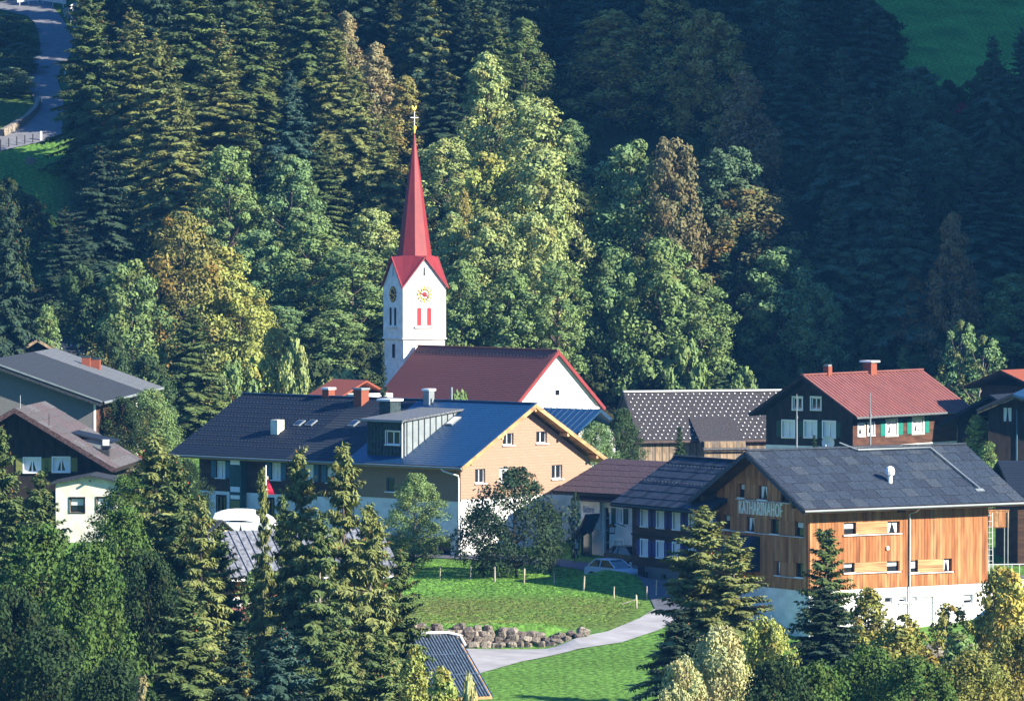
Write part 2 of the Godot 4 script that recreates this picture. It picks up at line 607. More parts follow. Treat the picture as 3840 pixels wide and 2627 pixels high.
func panels(root: Node3D, called: String, s: Dictionary, nx: int, ny: int, mats: Array, gap := .03, stagger := true, a0 := 0.0, a1 := -1.0, thick := .03, lift := .05, tilt := .03) -> void:
	var e1: float = s.la if a1 < 0 else a1
	var w := (e1 - a0) / nx
	var l: float = s.ld / ny
	var bs := slope_basis(s, -tilt)
	for k in ny:
		var off := w * .5 if stagger and k % 2 else 0.0
		for j in nx + (1 if off > 0 else 0):
			var xa := maxf(a0, a0 + w * j - off)
			var xb := minf(e1, a0 + w * (j + 1) - off)
			if xb - xa < .1:
				continue
			var o: Vector3 = s.o + s.a * ((xa + xb) * .5) + s.dn * (l * (k + .5)) + s.n * (lift + rng.randf() * .012)
			pbox(root, called, o, Vector3(xb - xa - gap, thick, l * (1.0 + .5 * tilt) - .012), mats[rng.randi() % mats.size()], bs)


func seams(root: Node3D, called: String, s: Dictionary, nx: int, mats: Array, rib := .05) -> void:  # standing seam sheets, each with its own rib
	var w: float = s.la / nx
	var b := MB.new()
	b.box(Vector3(0, 0, 0), Vector3(w - .012, .03, s.ld))
	b.box(Vector3(-w * .5 + .035, .015 + rib * .5, 0), Vector3(.05, rib, s.ld - .01))
	var m := b.mesh()
	for j in nx:
		var o := part(root, called, m, mats[rng.randi() % mats.size()])
		o.transform = Transform3D(slope_basis(s), s.o + s.a * (w * (j + .5)) + s.dn * (s.ld * .5) + s.n * .035)


func eave_gutter(root: Node3D, s: Dictionary, mat: Material, r := .075) -> void:
	var b := MB.new()
	var e: Vector3 = s.o + s.dn * (s.ld + .07) - Vector3.UP * .06
	b.tube([e, e + s.a * s.la], [r, r], 8)
	part(root, "gutter", b.mesh(), mat)


func barge(root: Node3D, x: float, zc: float, half: float, eave: float, ridge: float, h: float, mat: Material, t := .05) -> void:
	for sg in [1.0, -1.0]:
		var dn := Vector3(0, eave - ridge, half * sg)
		var l := dn.length()
		dn /= l
		var nn := dn.cross(Vector3(sg, 0, 0)).normalized()
		pbox(root, "bargeboard", Vector3(x, ridge, zc) + dn * (l * .5) - nn * (h * .5 - .03), Vector3(t, h, l), mat, Basis(Vector3.RIGHT, nn if sg > 0 else nn, Vector3.RIGHT.cross(nn)))


func chimney(root: Node3D, at: Vector3, w: float, h: float, mat: Material, cap: Material = null, capw := 1.35) -> void:
	var o := pbox(root, "chimney", at + Vector3.UP * (h * .5 - .4), Vector3(w, h + .8, w), mat)
	if cap:
		var b := MB.new()
		b.box(Vector3(0, .09, 0), Vector3(w * capw, .16, w * capw))
		b.box(Vector3(0, .0, 0), Vector3(w * .8, .06, w * .8))
		var q := part(root, "chimney_cap", b.mesh(), cap)
		q.position = at + Vector3.UP * (h + .0)


func pipe(root: Node3D, called: String, pts: Array, r: float, mat: Material, sides := 8) -> void:
	var b := MB.new()
	var rr := []
	for p in pts:
		rr.append(r)
	b.tube(pts, rr, sides)
	part(root, called, b.mesh(), mat)


func boards(root: Node3D, called: String, o: Vector3, u: Vector3, x0: float, x1: float, pitch: float, spans: Array, holes: Array, mats: Array, top: Array = []) -> void:
	# upright boards over a wall; spans are [bottom, top] bands; boards stop at openings; top is [eave, ridge, width] of a gable
	var nrm := u.cross(Vector3.UP)
	var bs := Basis(u, Vector3.UP, nrm)
	var nb := int(round((x1 - x0) / pitch))
	var w := (x1 - x0) / nb
	for k in nb:
		var xc := x0 + w * (k + .5)
		for sp in spans:
			var y0: float = sp[0]
			var y1: float = sp[1]
			if top:
				var lim: float = top[0] + (top[1] - top[0]) * (1 - absf(xc - top[2] * .5) / (top[2] * .5)) - .03
				y1 = minf(y1, lim)
			if y1 - y0 < .15:
				continue
			var cuts := [[y0, y1]]
			for h in holes:
				if xc + w * .45 > h.position.x and xc - w * .45 < h.end.x:
					var nx := []
					for cc in cuts:
						if h.end.y <= cc[0] or h.position.y >= cc[1]:
							nx.append(cc)
							continue
						if h.position.y - cc[0] > .1:
							nx.append([cc[0], h.position.y])
						if cc[1] - h.end.y > .1:
							nx.append([h.end.y, cc[1]])
					cuts = nx
			for cc in cuts:
				var proud := .018 + rng.randf() * .016
				pbox(root, called, o + u * xc + Vector3.UP * ((cc[0] + cc[1]) * .5) + nrm * proud, Vector3(w - .022, cc[1] - cc[0] - .006, .036), mats[rng.randi() % mats.size()], bs)


func letters(root: Node3D, called: String, text: String, at: Vector3, u: Vector3, width: float, height: float, mat: Material, deep := .05, weight := 700) -> void:
	var tm := TextMesh.new()
	var f := SystemFont.new()
	f.font_names = PackedStringArray(["Droid Sans"])
	f.font_weight = weight
	tm.font = f
	tm.text = text
	tm.font_size = 64
	tm.pixel_size = .01
	tm.depth = .05
	tm.horizontal_alignment = HORIZONTAL_ALIGNMENT_CENTER
	tm.vertical_alignment = VERTICAL_ALIGNMENT_CENTER
	var bb := tm.get_aabb()
	var o := part(root, called, tm, mat)
	var nrm := u.cross(Vector3.UP)
	o.transform = Transform3D(Basis(u * (width / maxf(bb.size.x, .01)), Vector3.UP * (height / maxf(bb.size.y, .01)), nrm * (deep / .05)), at)


func rects(list: Array) -> Array:
	var out := []
	for r in list:
		out.append(Rect2(r[0], r[1], r[2], r[3]))
	return out


# ---------------------------------------------------------------- trees
func spruce_proto(key: String, sd: int, h: float, r: float, step: float, dens: float, bare := .05, droop := 1.0, cones := true) -> void:
	var g := RandomNumberGenerator.new()
	g.seed = sd
	var tb := MB.new()
	var bend := Vector3(g.randf_range(-.3, .3), 0, g.randf_range(-.3, .3))
	var axis := func(y: float) -> Vector3: return Vector3(0, y, 0) + bend * sin(y / h * 2.6)
	var pts := []
	var rad := []
	for k in 9:
		var y := -1.0 + (h + .8) * k / 8.0
		pts.append(axis.call(y))
		rad.append(lerpf(.0155 * h, .02, pow(k / 8.0, .8)))
	tb.tube(pts, rad, 7)
	var b := MB.new()
	var cb := MB.new()
	b.tinted = true
	cb.tinted = true
	var y := h * bare
	while y < h - .15:
		var t := y / h
		var l0 := r * pow(1 - t, .64) + .10
		if t < .14:
			l0 *= .72 + 2.0 * t
		var nb := 6 if t < .6 else 5
		var a0 := g.randf() * TAU
		if g.randf() < .10 and t < .85:
			y += step * .8
			continue
		for q in nb:
			if g.randf() < .10:
				continue
			var az := a0 + TAU * q / nb + g.randf_range(-.35, .35)
			var l := l0 * (g.randf_range(.6, 1.0) if g.randf() < .75 else g.randf_range(1.0, 1.3))
			var dir := Vector3(cos(az), 0, sin(az))
			var side := Vector3(-sin(az), 0, cos(az))
			var up := lerpf(-.12, .75, t * t)
			var dr := lerpf(.62, .10, t) * droop
			var base: Vector3 = axis.call(y) + Vector3.UP * g.randf_range(-1.3, 1.3) * step
			var nt := int(3 + l * dens)
			var tone := g.randf_range(.72, 1.22)
			var warm := g.randf_range(-.08, .16)
			if l > .9:
				var m1 := base + dir * l * .5 + Vector3.UP * (l * .5 * (up - dr * .5))
				var m2 := base + dir * l * .92 + Vector3.UP * (l * .92 * (up - dr * .8))
				tb.tube([base, m1, m2], [.012 * l + .012, .008 * l + .008, .006], 3, false)
			for k in nt:
				var s := .10 + .90 * (k + g.randf()) / nt
				var p := base + dir * (l * s) + Vector3.UP * (l * s * (up - dr * s) + .10 * l * pow(s, 5) + g.randf_range(-.3, .3) * step)
				var tw := (.20 + .30 * l * (1 - s * .72)) * g.randf_range(.7, 1.25)
				var v := tone * g.randf_range(.78, 1.2) * (.9 + .22 * s)
				b.col = Color(v * (1 + warm), v, v * (1 - warm * .5))
				for sg in [-1.0, 1.0]:
					var o: Vector3 = (dir * g.randf_range(.2, .8) + side * sg * g.randf_range(.5, 1.0) + Vector3.DOWN * g.randf_range(.15, .95) * droop).normalized()
					b.kite(p, p + o * tw, tw * .12 + .022, (Vector3.UP + dir * .6 + Vector3(g.randfn(), g.randfn(), g.randfn()) * .45).normalized())
				for q2 in 2:
					var o2 := (dir * g.randf_range(-.2, .5) + side * g.randf_range(-.6, .6) + Vector3.DOWN * 1.0).normalized()
					b.kite(p, p + o2 * tw * g.randf_range(.6, 1.1) * (.4 + .6 * droop), tw * .11 + .022, (dir + Vector3.UP * .3 + Vector3(g.randfn(), g.randfn(), g.randfn()) * .4).normalized())
			var tip := base + dir * l + Vector3.UP * (l * (up - dr) + .10 * l)
			b.kite(tip - dir * l * .18, tip + dir * .22, .07, Vector3.UP)
			if cones and t > .62 and g.randf() < .5:
				var cl := g.randf_range(.16, .26)
				var cp := tip - dir * l * g.randf_range(.0, .35)
				cb.col = Color.WHITE * g.randf_range(.7, 1.25)
				cb.kite(cp, cp + Vector3.DOWN * cl, .055, dir)
				cb.kite(cp, cp + Vector3.DOWN * cl, .055, side)
		y += step * g.randf_range(.75, 1.25) * (.75 + .25 * (1 - t))
	b.col = Color(1, 1, .9)
	for k in 5:
		var az := TAU * k / 5.0
		var d2 := Vector3(cos(az), 0, sin(az))
		b.kite(axis.call(h - .35), axis.call(h - .35) + d2 * .22 + Vector3.UP * .25, .05, Vector3.UP)
	b.kite(axis.call(h - .5), axis.call(h + .25), .05, Vector3.BACK)
	P[key] = {"h": h, "r": r, "crown": b.mesh(), "trunk": tb.mesh(), "cones": cb.mesh() if cones and cb.v.size() else null}


func broad_proto(key: String, sd: int, h: float, r: float, clumps: int, leaves: int, leaf: float, shape: int, low := .12, hue := .18, loose := .5) -> void:
	var g := RandomNumberGenerator.new()
	g.seed = sd
	var tb := MB.new()
	var lean := Vector3(g.randf_range(-.6, .6), 0, g.randf_range(-.6, .6))
	var axis := func(y: float) -> Vector3: return Vector3(0, y, 0) + lean * pow(clampf(y / h, 0, 1), 1.5) + Vector3(sin(y * .5), 0, cos(y * .43)) * .10
	var pts := []
	var rad := []
	for k in 9:
		var y := -1.0 + (h * .88 + 1) * k / 8.0
		pts.append(axis.call(y))
		rad.append(lerpf(.017 * h, .03, pow(k / 8.0, .7)))
	tb.tube(pts, rad, 7)
	var b := MB.new()
	b.tinted = true
	for q in clumps:
		var t := low + (1 - low) * pow((q + g.randf()) / clumps, .9)
		var f := (t - low) / (1 - low)
		var prof := 1.0
		match shape:
			0: prof = pow(sin(PI * pow(clampf(f * .93 + .04, 0, 1), .75)), .7)
			1: prof = .55 + .45 * sin(PI * clampf(f + .05, 0, 1)) if f < .85 else .8 * sqrt(clampf((1 - f) / .15, 0, 1)) + .1
			2: prof = sqrt(clampf(1 - pow(f * 1.35 - .35, 2.0), .02, 1))
			3: prof = pow(1 - f, .65) * .95 + .06
			4: prof = lerpf(1.0, .2, pow(f, 1.25)) * (1.0 + .18 * sin(q * 1.7)) * (smoothstep(-.05, .12, f) * .4 + .6)
		var az := q * 2.39996 + g.randf_range(-.6, .6)
		var rr := r * prof * sqrt(g.randf_range(.12, 1.0)) * g.randf_range(.82, 1.08)
		var rc := r * g.randf_range(.17, .32) * (.55 + .45 * prof)
		var out := Vector3(cos(az), 0, sin(az))
		var cen: Vector3 = axis.call(t * h - rc * .4) + out * rr
		if q % 3 == 0:
			var from: Vector3 = axis.call(maxf(h * .1, (t - .16) * h * .92))
			var mid := from.lerp(cen, .5) + Vector3.DOWN * rr * .06
			tb.tube([from, mid, cen], [.014 * h * (1.15 - t), .009 * h * (1.15 - t), .016], 5, false)
		var tone := g.randf_range(.62, 1.38)
		var warm := g.randf_range(-.5, 1.0) * hue
		for k in leaves:
			var dv := Vector3(g.randfn(), g.randfn() + .25, g.randfn()).normalized()
			var p := cen + dv * rc * pow(g.randf(), .38) * Vector3(1, .78, 1)
			var nm := (dv + out * .35 + Vector3.UP * .35 + Vector3(g.randfn(), g.randfn(), g.randfn()) * loose).normalized()
			var tg := nm.cross(Vector3(g.randfn(), g.randfn(), g.randfn())).normalized()
			var l := leaf * (g.randf_range(.5, 1.1) if g.randf() < .7 else g.randf_range(1.1, 1.75))
			var v := tone * g.randf_range(.78, 1.22)
			b.col = Color(v * (1 + warm), v * (1 - warm * .12), v * (1 - warm * .5))
			b.kite(p - tg * l * .5, p + tg * l * .5, l * .33, nm)
	P[key] = {"h": h, "r": r, "crown": b.mesh(), "trunk": tb.mesh(), "cones": null}


func prototypes() -> void:
	spruce_proto("s0", 101, 26, 3.9, .50, 9.0, .05, 1.0)
	spruce_proto("s1", 102, 24, 3.3, .46, 10.0, .10, 1.35)
	spruce_proto("s2", 103, 22, 3.6, .50, 9.5, .03, .75)
	spruce_proto("s3", 104, 27, 3.0, .52, 10.0, .16, 1.6)
	spruce_proto("n0", 111, 19, 3.0, .36, 13.0, .05, 1.0)
	spruce_proto("n1", 112, 17, 2.5, .34, 14.0, .08, 1.4)
	spruce_proto("n2", 113, 12, 2.4, .32, 13.0, .03, .7, false)
	broad_proto("b0", 201, 18, 5.2, 95, 150, .34, 0)
	broad_proto("b1", 202, 20, 4.3, 105, 140, .32, 1, .08)
	broad_proto("b2", 203, 16, 5.4, 100, 150, .34, 2, .10)
	broad_proto("b3", 204, 19, 5.0, 120, 120, .30, 3, .06, .3)
	broad_proto("b4", 205, 17, 5.2, 110, 130, .30, 2, .06, .55)
	broad_proto("c0", 211, 15, 4.6, 130, 210, .21, 0, .10, .18, .8)
	broad_proto("c1", 212, 12, 4.6, 140, 200, .20, 2, .08, .25, .8)
	broad_proto("c2", 219, 9, 4.5, 75, 150, .21, 0, .14, .2, .9)
	broad_proto("f0", 221, 9, 2.0, 70, 75, .20, 1, .10, .35, .8)
	broad_proto("f1", 222, 8, 2.4, 80, 80, .19, 3, .06, .35, .8)
	broad_proto("u0", 231, 3.2, 2.2, 50, 90, .22, 2, .02, .25)


func tree(called: String, key: String, x: float, d: float, top: float, wide: float, tint: String, label: String, group := "", bark := "bark") -> Node3D:
	var pr: Dictionary = P[key]
	var y0 := ground(x, d)
	var sy: float = (top - y0) / pr.h
	var sx: float = wide / (2.0 * pr.r)
	var o := thing(called, label, "tree", Vector3(x, y0 - .1, -d), 0.0, group)
	o.transform.basis = Basis(Vector3.UP, rng.randf() * TAU) * Basis.from_scale(Vector3(sx, sy, sx))
	part(o, "trunk", pr.trunk, M[bark])
	stuffless(part(o, "crown", pr.crown, M[tint]))
	if pr.cones:
		stuff(part(o, "cones", pr.cones, M.cone))
	return o


func stuffless(_o: Node) -> void:
	pass


func mass(called: String, label: String, mesh: Mesh, mat: Material, places: Array, tints: Array = []) -> void:
	var mm := MultiMesh.new()
	mm.transform_format = MultiMesh.TRANSFORM_3D
	mm.use_colors = tints.size() > 0
	mm.mesh = mesh
	mm.instance_count = places.size()
	for k in places.size():
		mm.set_instance_transform(k, places[k])
		if tints:
			mm.set_instance_color(k, tints[k])
	var o := MultiMeshInstance3D.new()
	o.name = called
	o.multimesh = mm
	o.material_override = mat
	o.set_meta("label", label)
	o.set_meta("kind", "stuff")
	add_child(o, true)


# ---------------------------------------------------------------- buildings
func farmhouse_wooden() -> void:  # the larch-clad guest house
	var o := thing("guest_house", "large larch-clad house with big dark roof slabs and raised letters on its gable", "house", Vector3(20.5, 10, -364), deg_to_rad(32))
	var L := 15.4
	var W := 11.75
	var X := Vector3.RIGHT
	var Z := Vector3.BACK
	var eave := 9.25
	var ridge := 12.35
	var lar := [M.larch_a, M.larch_a, M.larch_b, M.larch_c, M.larch_d]
	# long side
	var low := rects([[6.46, 1.84, .65, .40], [7.68, 1.82, .64, .40], [8.75, 1.82, .52, .40], [9.8, .05, .85, 2.1], [13.3, 1.5, .82, .66]])
	var up := rects([[2.95, 6.74, 1.0, .82], [6.66, 6.7, 1.03, .82], [2.95, 4.1, .88, .66], [6.62, 4.03, 1.03, .72], [8.58, 3.92, .7, .82], [11.53, 3.86, .68, .9]])
	facade(o, "basement_wall", Vector3.ZERO, X, PackedVector2Array([Vector2(0, -1.5), Vector2(L, -1.5), Vector2(L, 2.9), Vector2(0, 2.9)]), low, M.white)
	facade(o, "wall", Vector3(0, 0, 0), X, PackedVector2Array([Vector2(0, 2.904), Vector2(L, 2.904), Vector2(L, 9.0), Vector2(0, 9.0)]), up, M.larch_c)
	for k in 3:
		win(o, Vector3.ZERO, X, low[k], {"cols": 1, "sill": true, "depth": .22, "blind": .3 * k})
	win(o, Vector3.ZERO, X, low[4], {"cols": 1, "sill": true, "depth": .22, "blind": .5})
	var dr := pbox(o, "door", Vector3(10.22, 1.1, -.16), Vector3(.83, 2.08, .05), M.paint_white)
	var kn := part(o, "door_handle", unit, M.steel)
	kn.transform = Transform3D(Basis.from_scale(Vector3(.12, .04, .06)), Vector3(10.5, 1.1, -.11))
	for k in 6:
		win(o, Vector3.ZERO, X, up[k], {"cols": 1, "sill": true, "depth": .2, "frame": M.darkwood, "t": .06, "curtain": [0, 1, 0, 0, 0, 1][k], "blind": [.45, 0, .4, .4, .6, 0][k]})
	var bands := [Rect2(3.95, 6.74, 2.71, .82), Rect2(3.83, 4.1, 2.79, .66), Rect2(9.28, 3.9, 2.25, .86)]
	boards(o, "board", Vector3.ZERO, X, 0.02, L, .265, [[2.93, 9.0]], up + bands + rects([[2.9, 6.6, 4.85, .12], [2.9, 3.96, 4.85, .12], [8.5, 3.76, 3.8, .12]]), lar)
	for r in bands:
		var n := 6
		for k in n:
			pbox(o, "plank", Vector3(r.position.x + r.size.x * .5, r.position.y + r.size.y * (k + .5) / n, .022), Vector3(r.size.x - .02, r.size.y / n - .014, .035), M.larch_pale)
	for r in [[2.85, 6.66, 5.0], [2.85, 4.02, 4.9], [8.45, 3.82, 3.85]]:
		pbox(o, "sill_rail", Vector3(r[0] + r[2] * .5, r[1], .08), Vector3(r[2], .05, .16), M.paint_white)
	# gable side
	var gh := rects([[-8.53 + W, 9.02, .72, .96], [-6.08 + W, 9.0, 1.02, .97], [-3.39 + W, 8.92, 1.02, .94], [-10.39 + W, 6.68, .77, 1.02], [-7.54 + W, 6.68, .92, 1.02], [-4.56 + W, 6.68, .95, 1.02], [-1.63 + W, 6.65, .95, 1.02], [-3.95 + W, 3.82, .5, .98], [-1.52 + W, 3.85, .85, .96]])
	var go := Vector3(0, 0, -W)
	facade(o, "basement_wall", go, Z, PackedVector2Array([Vector2(0, -1), Vector2(W, -1), Vector2(W, 2.9), Vector2(0, 2.9)]), [], M.white)
	facade(o, "gable_wall", go, Z, PackedVector2Array([Vector2(0, 2.904), Vector2(W, 2.904), Vector2(W, 9.0), Vector2(W * .5, 12.05), Vector2(0, 9.0)]), gh, M.larch_c)
	for k in gh.size():
		win(o, go, Z, gh[k], {"cols": 1, "sill": true, "depth": .2, "frame": M.darkwood, "t": .06, "curtain": 1 if k % 3 == 1 else 0, "blind": .35 if k % 3 == 0 else 0.0})
	var gb := []
	for pr in [[0, 1], [1, 2], [3, 4], [4, 5], [5, 6], [7, 8]]:
		var a: Rect2 = gh[pr[0]]
		var e: Rect2 = gh[pr[1]]
		gb.append(Rect2(a.end.x, a.position.y, e.position.x - a.end.x, .94))
	boards(o, "board", go, Z, 0.02, W - .02, .29, [[2.93, 12.1]], gh + gb + rects([[W - 9.17, 3.9, 3.3, 2.5]]), lar, [9.0, 12.05, W])
	for r in gb:
		for k in 6:
			pbox(o, "plank", Vector3(-.022, r.position.y + r.size.y * (k + .5) / 6, -W + r.position.x + r.size.x * .5), Vector3(.035, r.size.y / 6 - .014, r.size.x - .02), M.larch_b)
	pbox(o, "sill_rail", Vector3(-.08, 6.6, -5.7), Vector3(.16, .05, 10.4), M.steel)
	pbox(o, "sill_rail", Vector3(-.08, 8.88, -5.5), Vector3(.16, .05, 6.6), M.steel)
	pbox(o, "sill_rail", Vector3(-.08, 3.76, -2.3), Vector3(.16, .05, 3.5), M.steel)
	letters(o, "lettering", "KATHARINAHOF", Vector3(-.10, 8.33, -5.72), Z, 5.3, .92, M.letter, .1, 500)
	# the awning over the entrance
	var ab := MB.new()
	for k in 10:
		var a0 := PI * .5 * k / 10
		var a1 := PI * .5 * (k + 1) / 10
		var q0 := Vector3(-1.5 * sin(a0), 3.95 + 2.4 * cos(a0), 0)
		var q1 := Vector3(-1.5 * sin(a1), 3.95 + 2.4 * cos(a1), 0)
		ab.quad(q0 + Vector3(0, 0, -9.1), q1 + Vector3(0, 0, -9.1), q1 + Vector3(0, 0, -5.95), q0 + Vector3(0, 0, -5.95))
		for z in [-9.1, -5.95]:
			ab.fan([Vector3(0, 3.95, z), q0 + Vector3(0, 0, z), q1 + Vector3(0, 0, z)] if z < -6 else [Vector3(0, 3.95, z), q1 + Vector3(0, 0, z), q0 + Vector3(0, 0, z)])
	part(o, "awning", ab.mesh(), M.awning)
	# hidden sides
	facade(o, "back_wall", Vector3(L, 0, -W), Vector3.LEFT, PackedVector2Array([Vector2(0, -1), Vector2(L, -1), Vector2(L, 9), Vector2(0, 9)]), [], M.larch_c)
	facade(o, "gable_wall", Vector3(L, 0, 0), Vector3.FORWARD, PackedVector2Array([Vector2(0, -1), Vector2(W, -1), Vector2(W, 9), Vector2(W * .5, 12.05), Vector2(0, 9)]), [], M.larch_c)
	# roof
	var s := gable_roof(o, -1.3, 17.8, -W * .5, W * .5 + 1.25, 8.62, ridge, .26, M.eternit_c, M.brownwood)
	panels(o, "roof_slab", s[0], 17, 7, [M.eternit, M.eternit, M.eternit_b, M.eternit_c], .035, true, 0, -1, .035, .055, .03)
	panels(o, "roof_slab", s[1], 17, 7, [M.eternit], .03)
	pbox(o, "ridge_cap", Vector3(8.25, ridge + .12, -W * .5), Vector3(19.1, .1, .36), M.eternit)
	barge(o, -1.33, -W * .5, W * .5 + 1.25, 8.62, ridge, .32, M.eternit_b)
	barge(o, 17.83, -W * .5, W * .5 + 1.25, 8.62, ridge, .32, M.eternit_b)
	eave_gutter(o, s[0], M.zinc, .09)
	pipe(o, "downpipe", [Vector3(8.5, 8.45, 1.3), Vector3(8.5, 8.2, .9), Vector3(8.5, 8.0, .14), Vector3(8.5, 0, .14)], .055, M.steel)
	for z in [-W * .5, -.3, -W + .3]:
		var ry: float = 11.85 if absf(z + W * .5) < 1 else 8.85
		pbox(o, "purlin", Vector3(16.3, ry, z), Vector3(1.9, .42, .3), M.larch_d)
		pbox(o, "purlin", Vector3(-.6, ry, z), Vector3(1.2, .36, .24), M.brownwood)
	# snow rail and conductor on the roof, vent with globe cowl, lamp under the eave, sensor on the wall
	var q := func(a: float, t: float) -> Vector3: return s[0].o + s[0].a * a + s[0].dn * t + s[0].n * .2
	pipe(o, "roof_pipe", [q.call(9.2, .55), q.call(15.6, .55), q.call(16.1, 6.3)], .075, M.zinc)
	pipe(o, "roof_pipe", [q.call(9.2, .55), q.call(8.3, -.5)], .06, M.zinc)
	var foot := pbox(o, "pipe_foot", q.call(16.1, 6.4) - s[0].n * .08, Vector3(.7, .06, .3), M.zinc, slope_basis(s[0]))
	var vb := MB.new()
	var prof := [[.16, 0.0], [.16, .55], [.30, .6], [.34, .85], [.26, 1.1], [.1, 1.2], [.01, 1.22]]
	for k in prof.size() - 1:
		for j in 12:
			var a0 := TAU * j / 12
			var a1 := TAU * (j + 1) / 12
			vb.quad(Vector3(sin(a0) * prof[k][0], prof[k][1], cos(a0) * prof[k][0]), Vector3(sin(a1) * prof[k][0], prof[k][1], cos(a1) * prof[k][0]), Vector3(sin(a1) * prof[k + 1][0], prof[k + 1][1], cos(a1) * prof[k + 1][0]), Vector3(sin(a0) * prof[k + 1][0], prof[k + 1][1], cos(a0) * prof[k + 1][0]))
	var ve := part(o, "roof_vent", vb.mesh(), M.paint_white)
	ve.position = s[0].o + s[0].a * 9.3 + s[0].dn * 4.9
	pbox(o, "floodlight", Vector3(7.6, 8.25, .35), Vector3(.5, .16, .3), M.black)
	pbox(o, "sensor", Vector3(6.6, 5.68, .1), Vector3(.2, .24, .16), M.paint_white)


func blue_shutter_house() -> void:
	var o := thing("shutter_house", "dark brown shingled house with white windows and blue shutters joined to the larch house", "house", Vector3(8.7, 12.6, -382), deg_to_rad(-58))
	var L := 10.4
	var hs := []
	for k in 5:
		hs.append(Rect2(1.22 + k * 2.08, 3.8, .82, 1.15))
	for k in 4:
		hs.append(Rect2(1.2 + k * 2.08, 1.66, .82, 1.12))
	facade(o, "wall", Vector3.ZERO, Vector3.RIGHT, PackedVector2Array([Vector2(0, .9), Vector2(L, .9), Vector2(L, 5.6), Vector2(0, 5.6)]), hs, M.brownwood)
	facade(o, "plinth", Vector3(0, 0, .05), Vector3.RIGHT, PackedVector2Array([Vector2(0, -1.5), Vector2(L, -1.5), Vector2(L, .9), Vector2(0, .9)]), rects([[1.5, -.1, .62, .62], [3.9, -.15, .62, .62]]), M.shingle_grey, .3)
	for k in 2:
		pbox(o, "cellar_window", Vector3(1.81 + 2.4 * k, .2 - .05 * k, -.22), Vector3(.64, .64, .05), M.glass)
		pbox(o, "cellar_sill", Vector3(1.81 + 2.4 * k, -.14 - .05 * k, .12), Vector3(.7, .08, .2), M.paint_white)
	for r in hs:
		win(o, Vector3.ZERO, Vector3.RIGHT, r, {"cols": 2, "sill": true, "casing": .11, "curtain": 2, "shutter": M.blue_paint, "shutter_w": .42, "t": .09})
	pbox(o, "string_board", Vector3(L * .5, 3.15, .05), Vector3(L, .12, .1), M.darkwood)
	facade(o, "gable_wall", Vector3(0, 0, -9), Vector3.BACK, PackedVector2Array([Vector2(0, -1), Vector2(9, -1), Vector2(9, 5.6), Vector2(4.5, 8.0), Vector2(0, 5.6)]), [], M.darkwood)
	facade(o, "back_wall", Vector3(L, 0, -9), Vector3.LEFT, PackedVector2Array([Vector2(0, -1), Vector2(L, -1), Vector2(L, 5.6), Vector2(0, 5.6)]), [], M.darkwood)
	var s := gable_roof(o, -1.1, L + 1.2, -4.5, 5.6, 5.35, 8.55, .24, M.slate_dark, M.darkwood)
	panels(o, "roof_slab", s[0], 18, 7, [M.eternit_c, M.slate_dark, M.eternit_c], .03, true, 0, -1, .03, .05, .04)
	courses(o, "roof_covering", s[1], 8, M.eternit_c)
	pbox(o, "ridge_cap", Vector3(L * .5, 8.65, -4.5), Vector3(L + 2.3, .1, .34), M.eternit_c)
	barge(o, -1.13, -4.5, 5.6, 5.35, 8.55, .3, M.eternit)
	eave_gutter(o, s[0], M.zinc_dark, .08)
	var b := MB.new()
	for row in [1.2, 3.4]:
		for k in 26:
			b.box(s[0].o + s[0].a * (.4 + k * .46) + s[0].dn * row + s[0].n * .13, Vector3(.16, .07, .05), slope_basis(s[0]))
	stuff(part(o, "snow_hooks", b.mesh(), M.eternit_b))


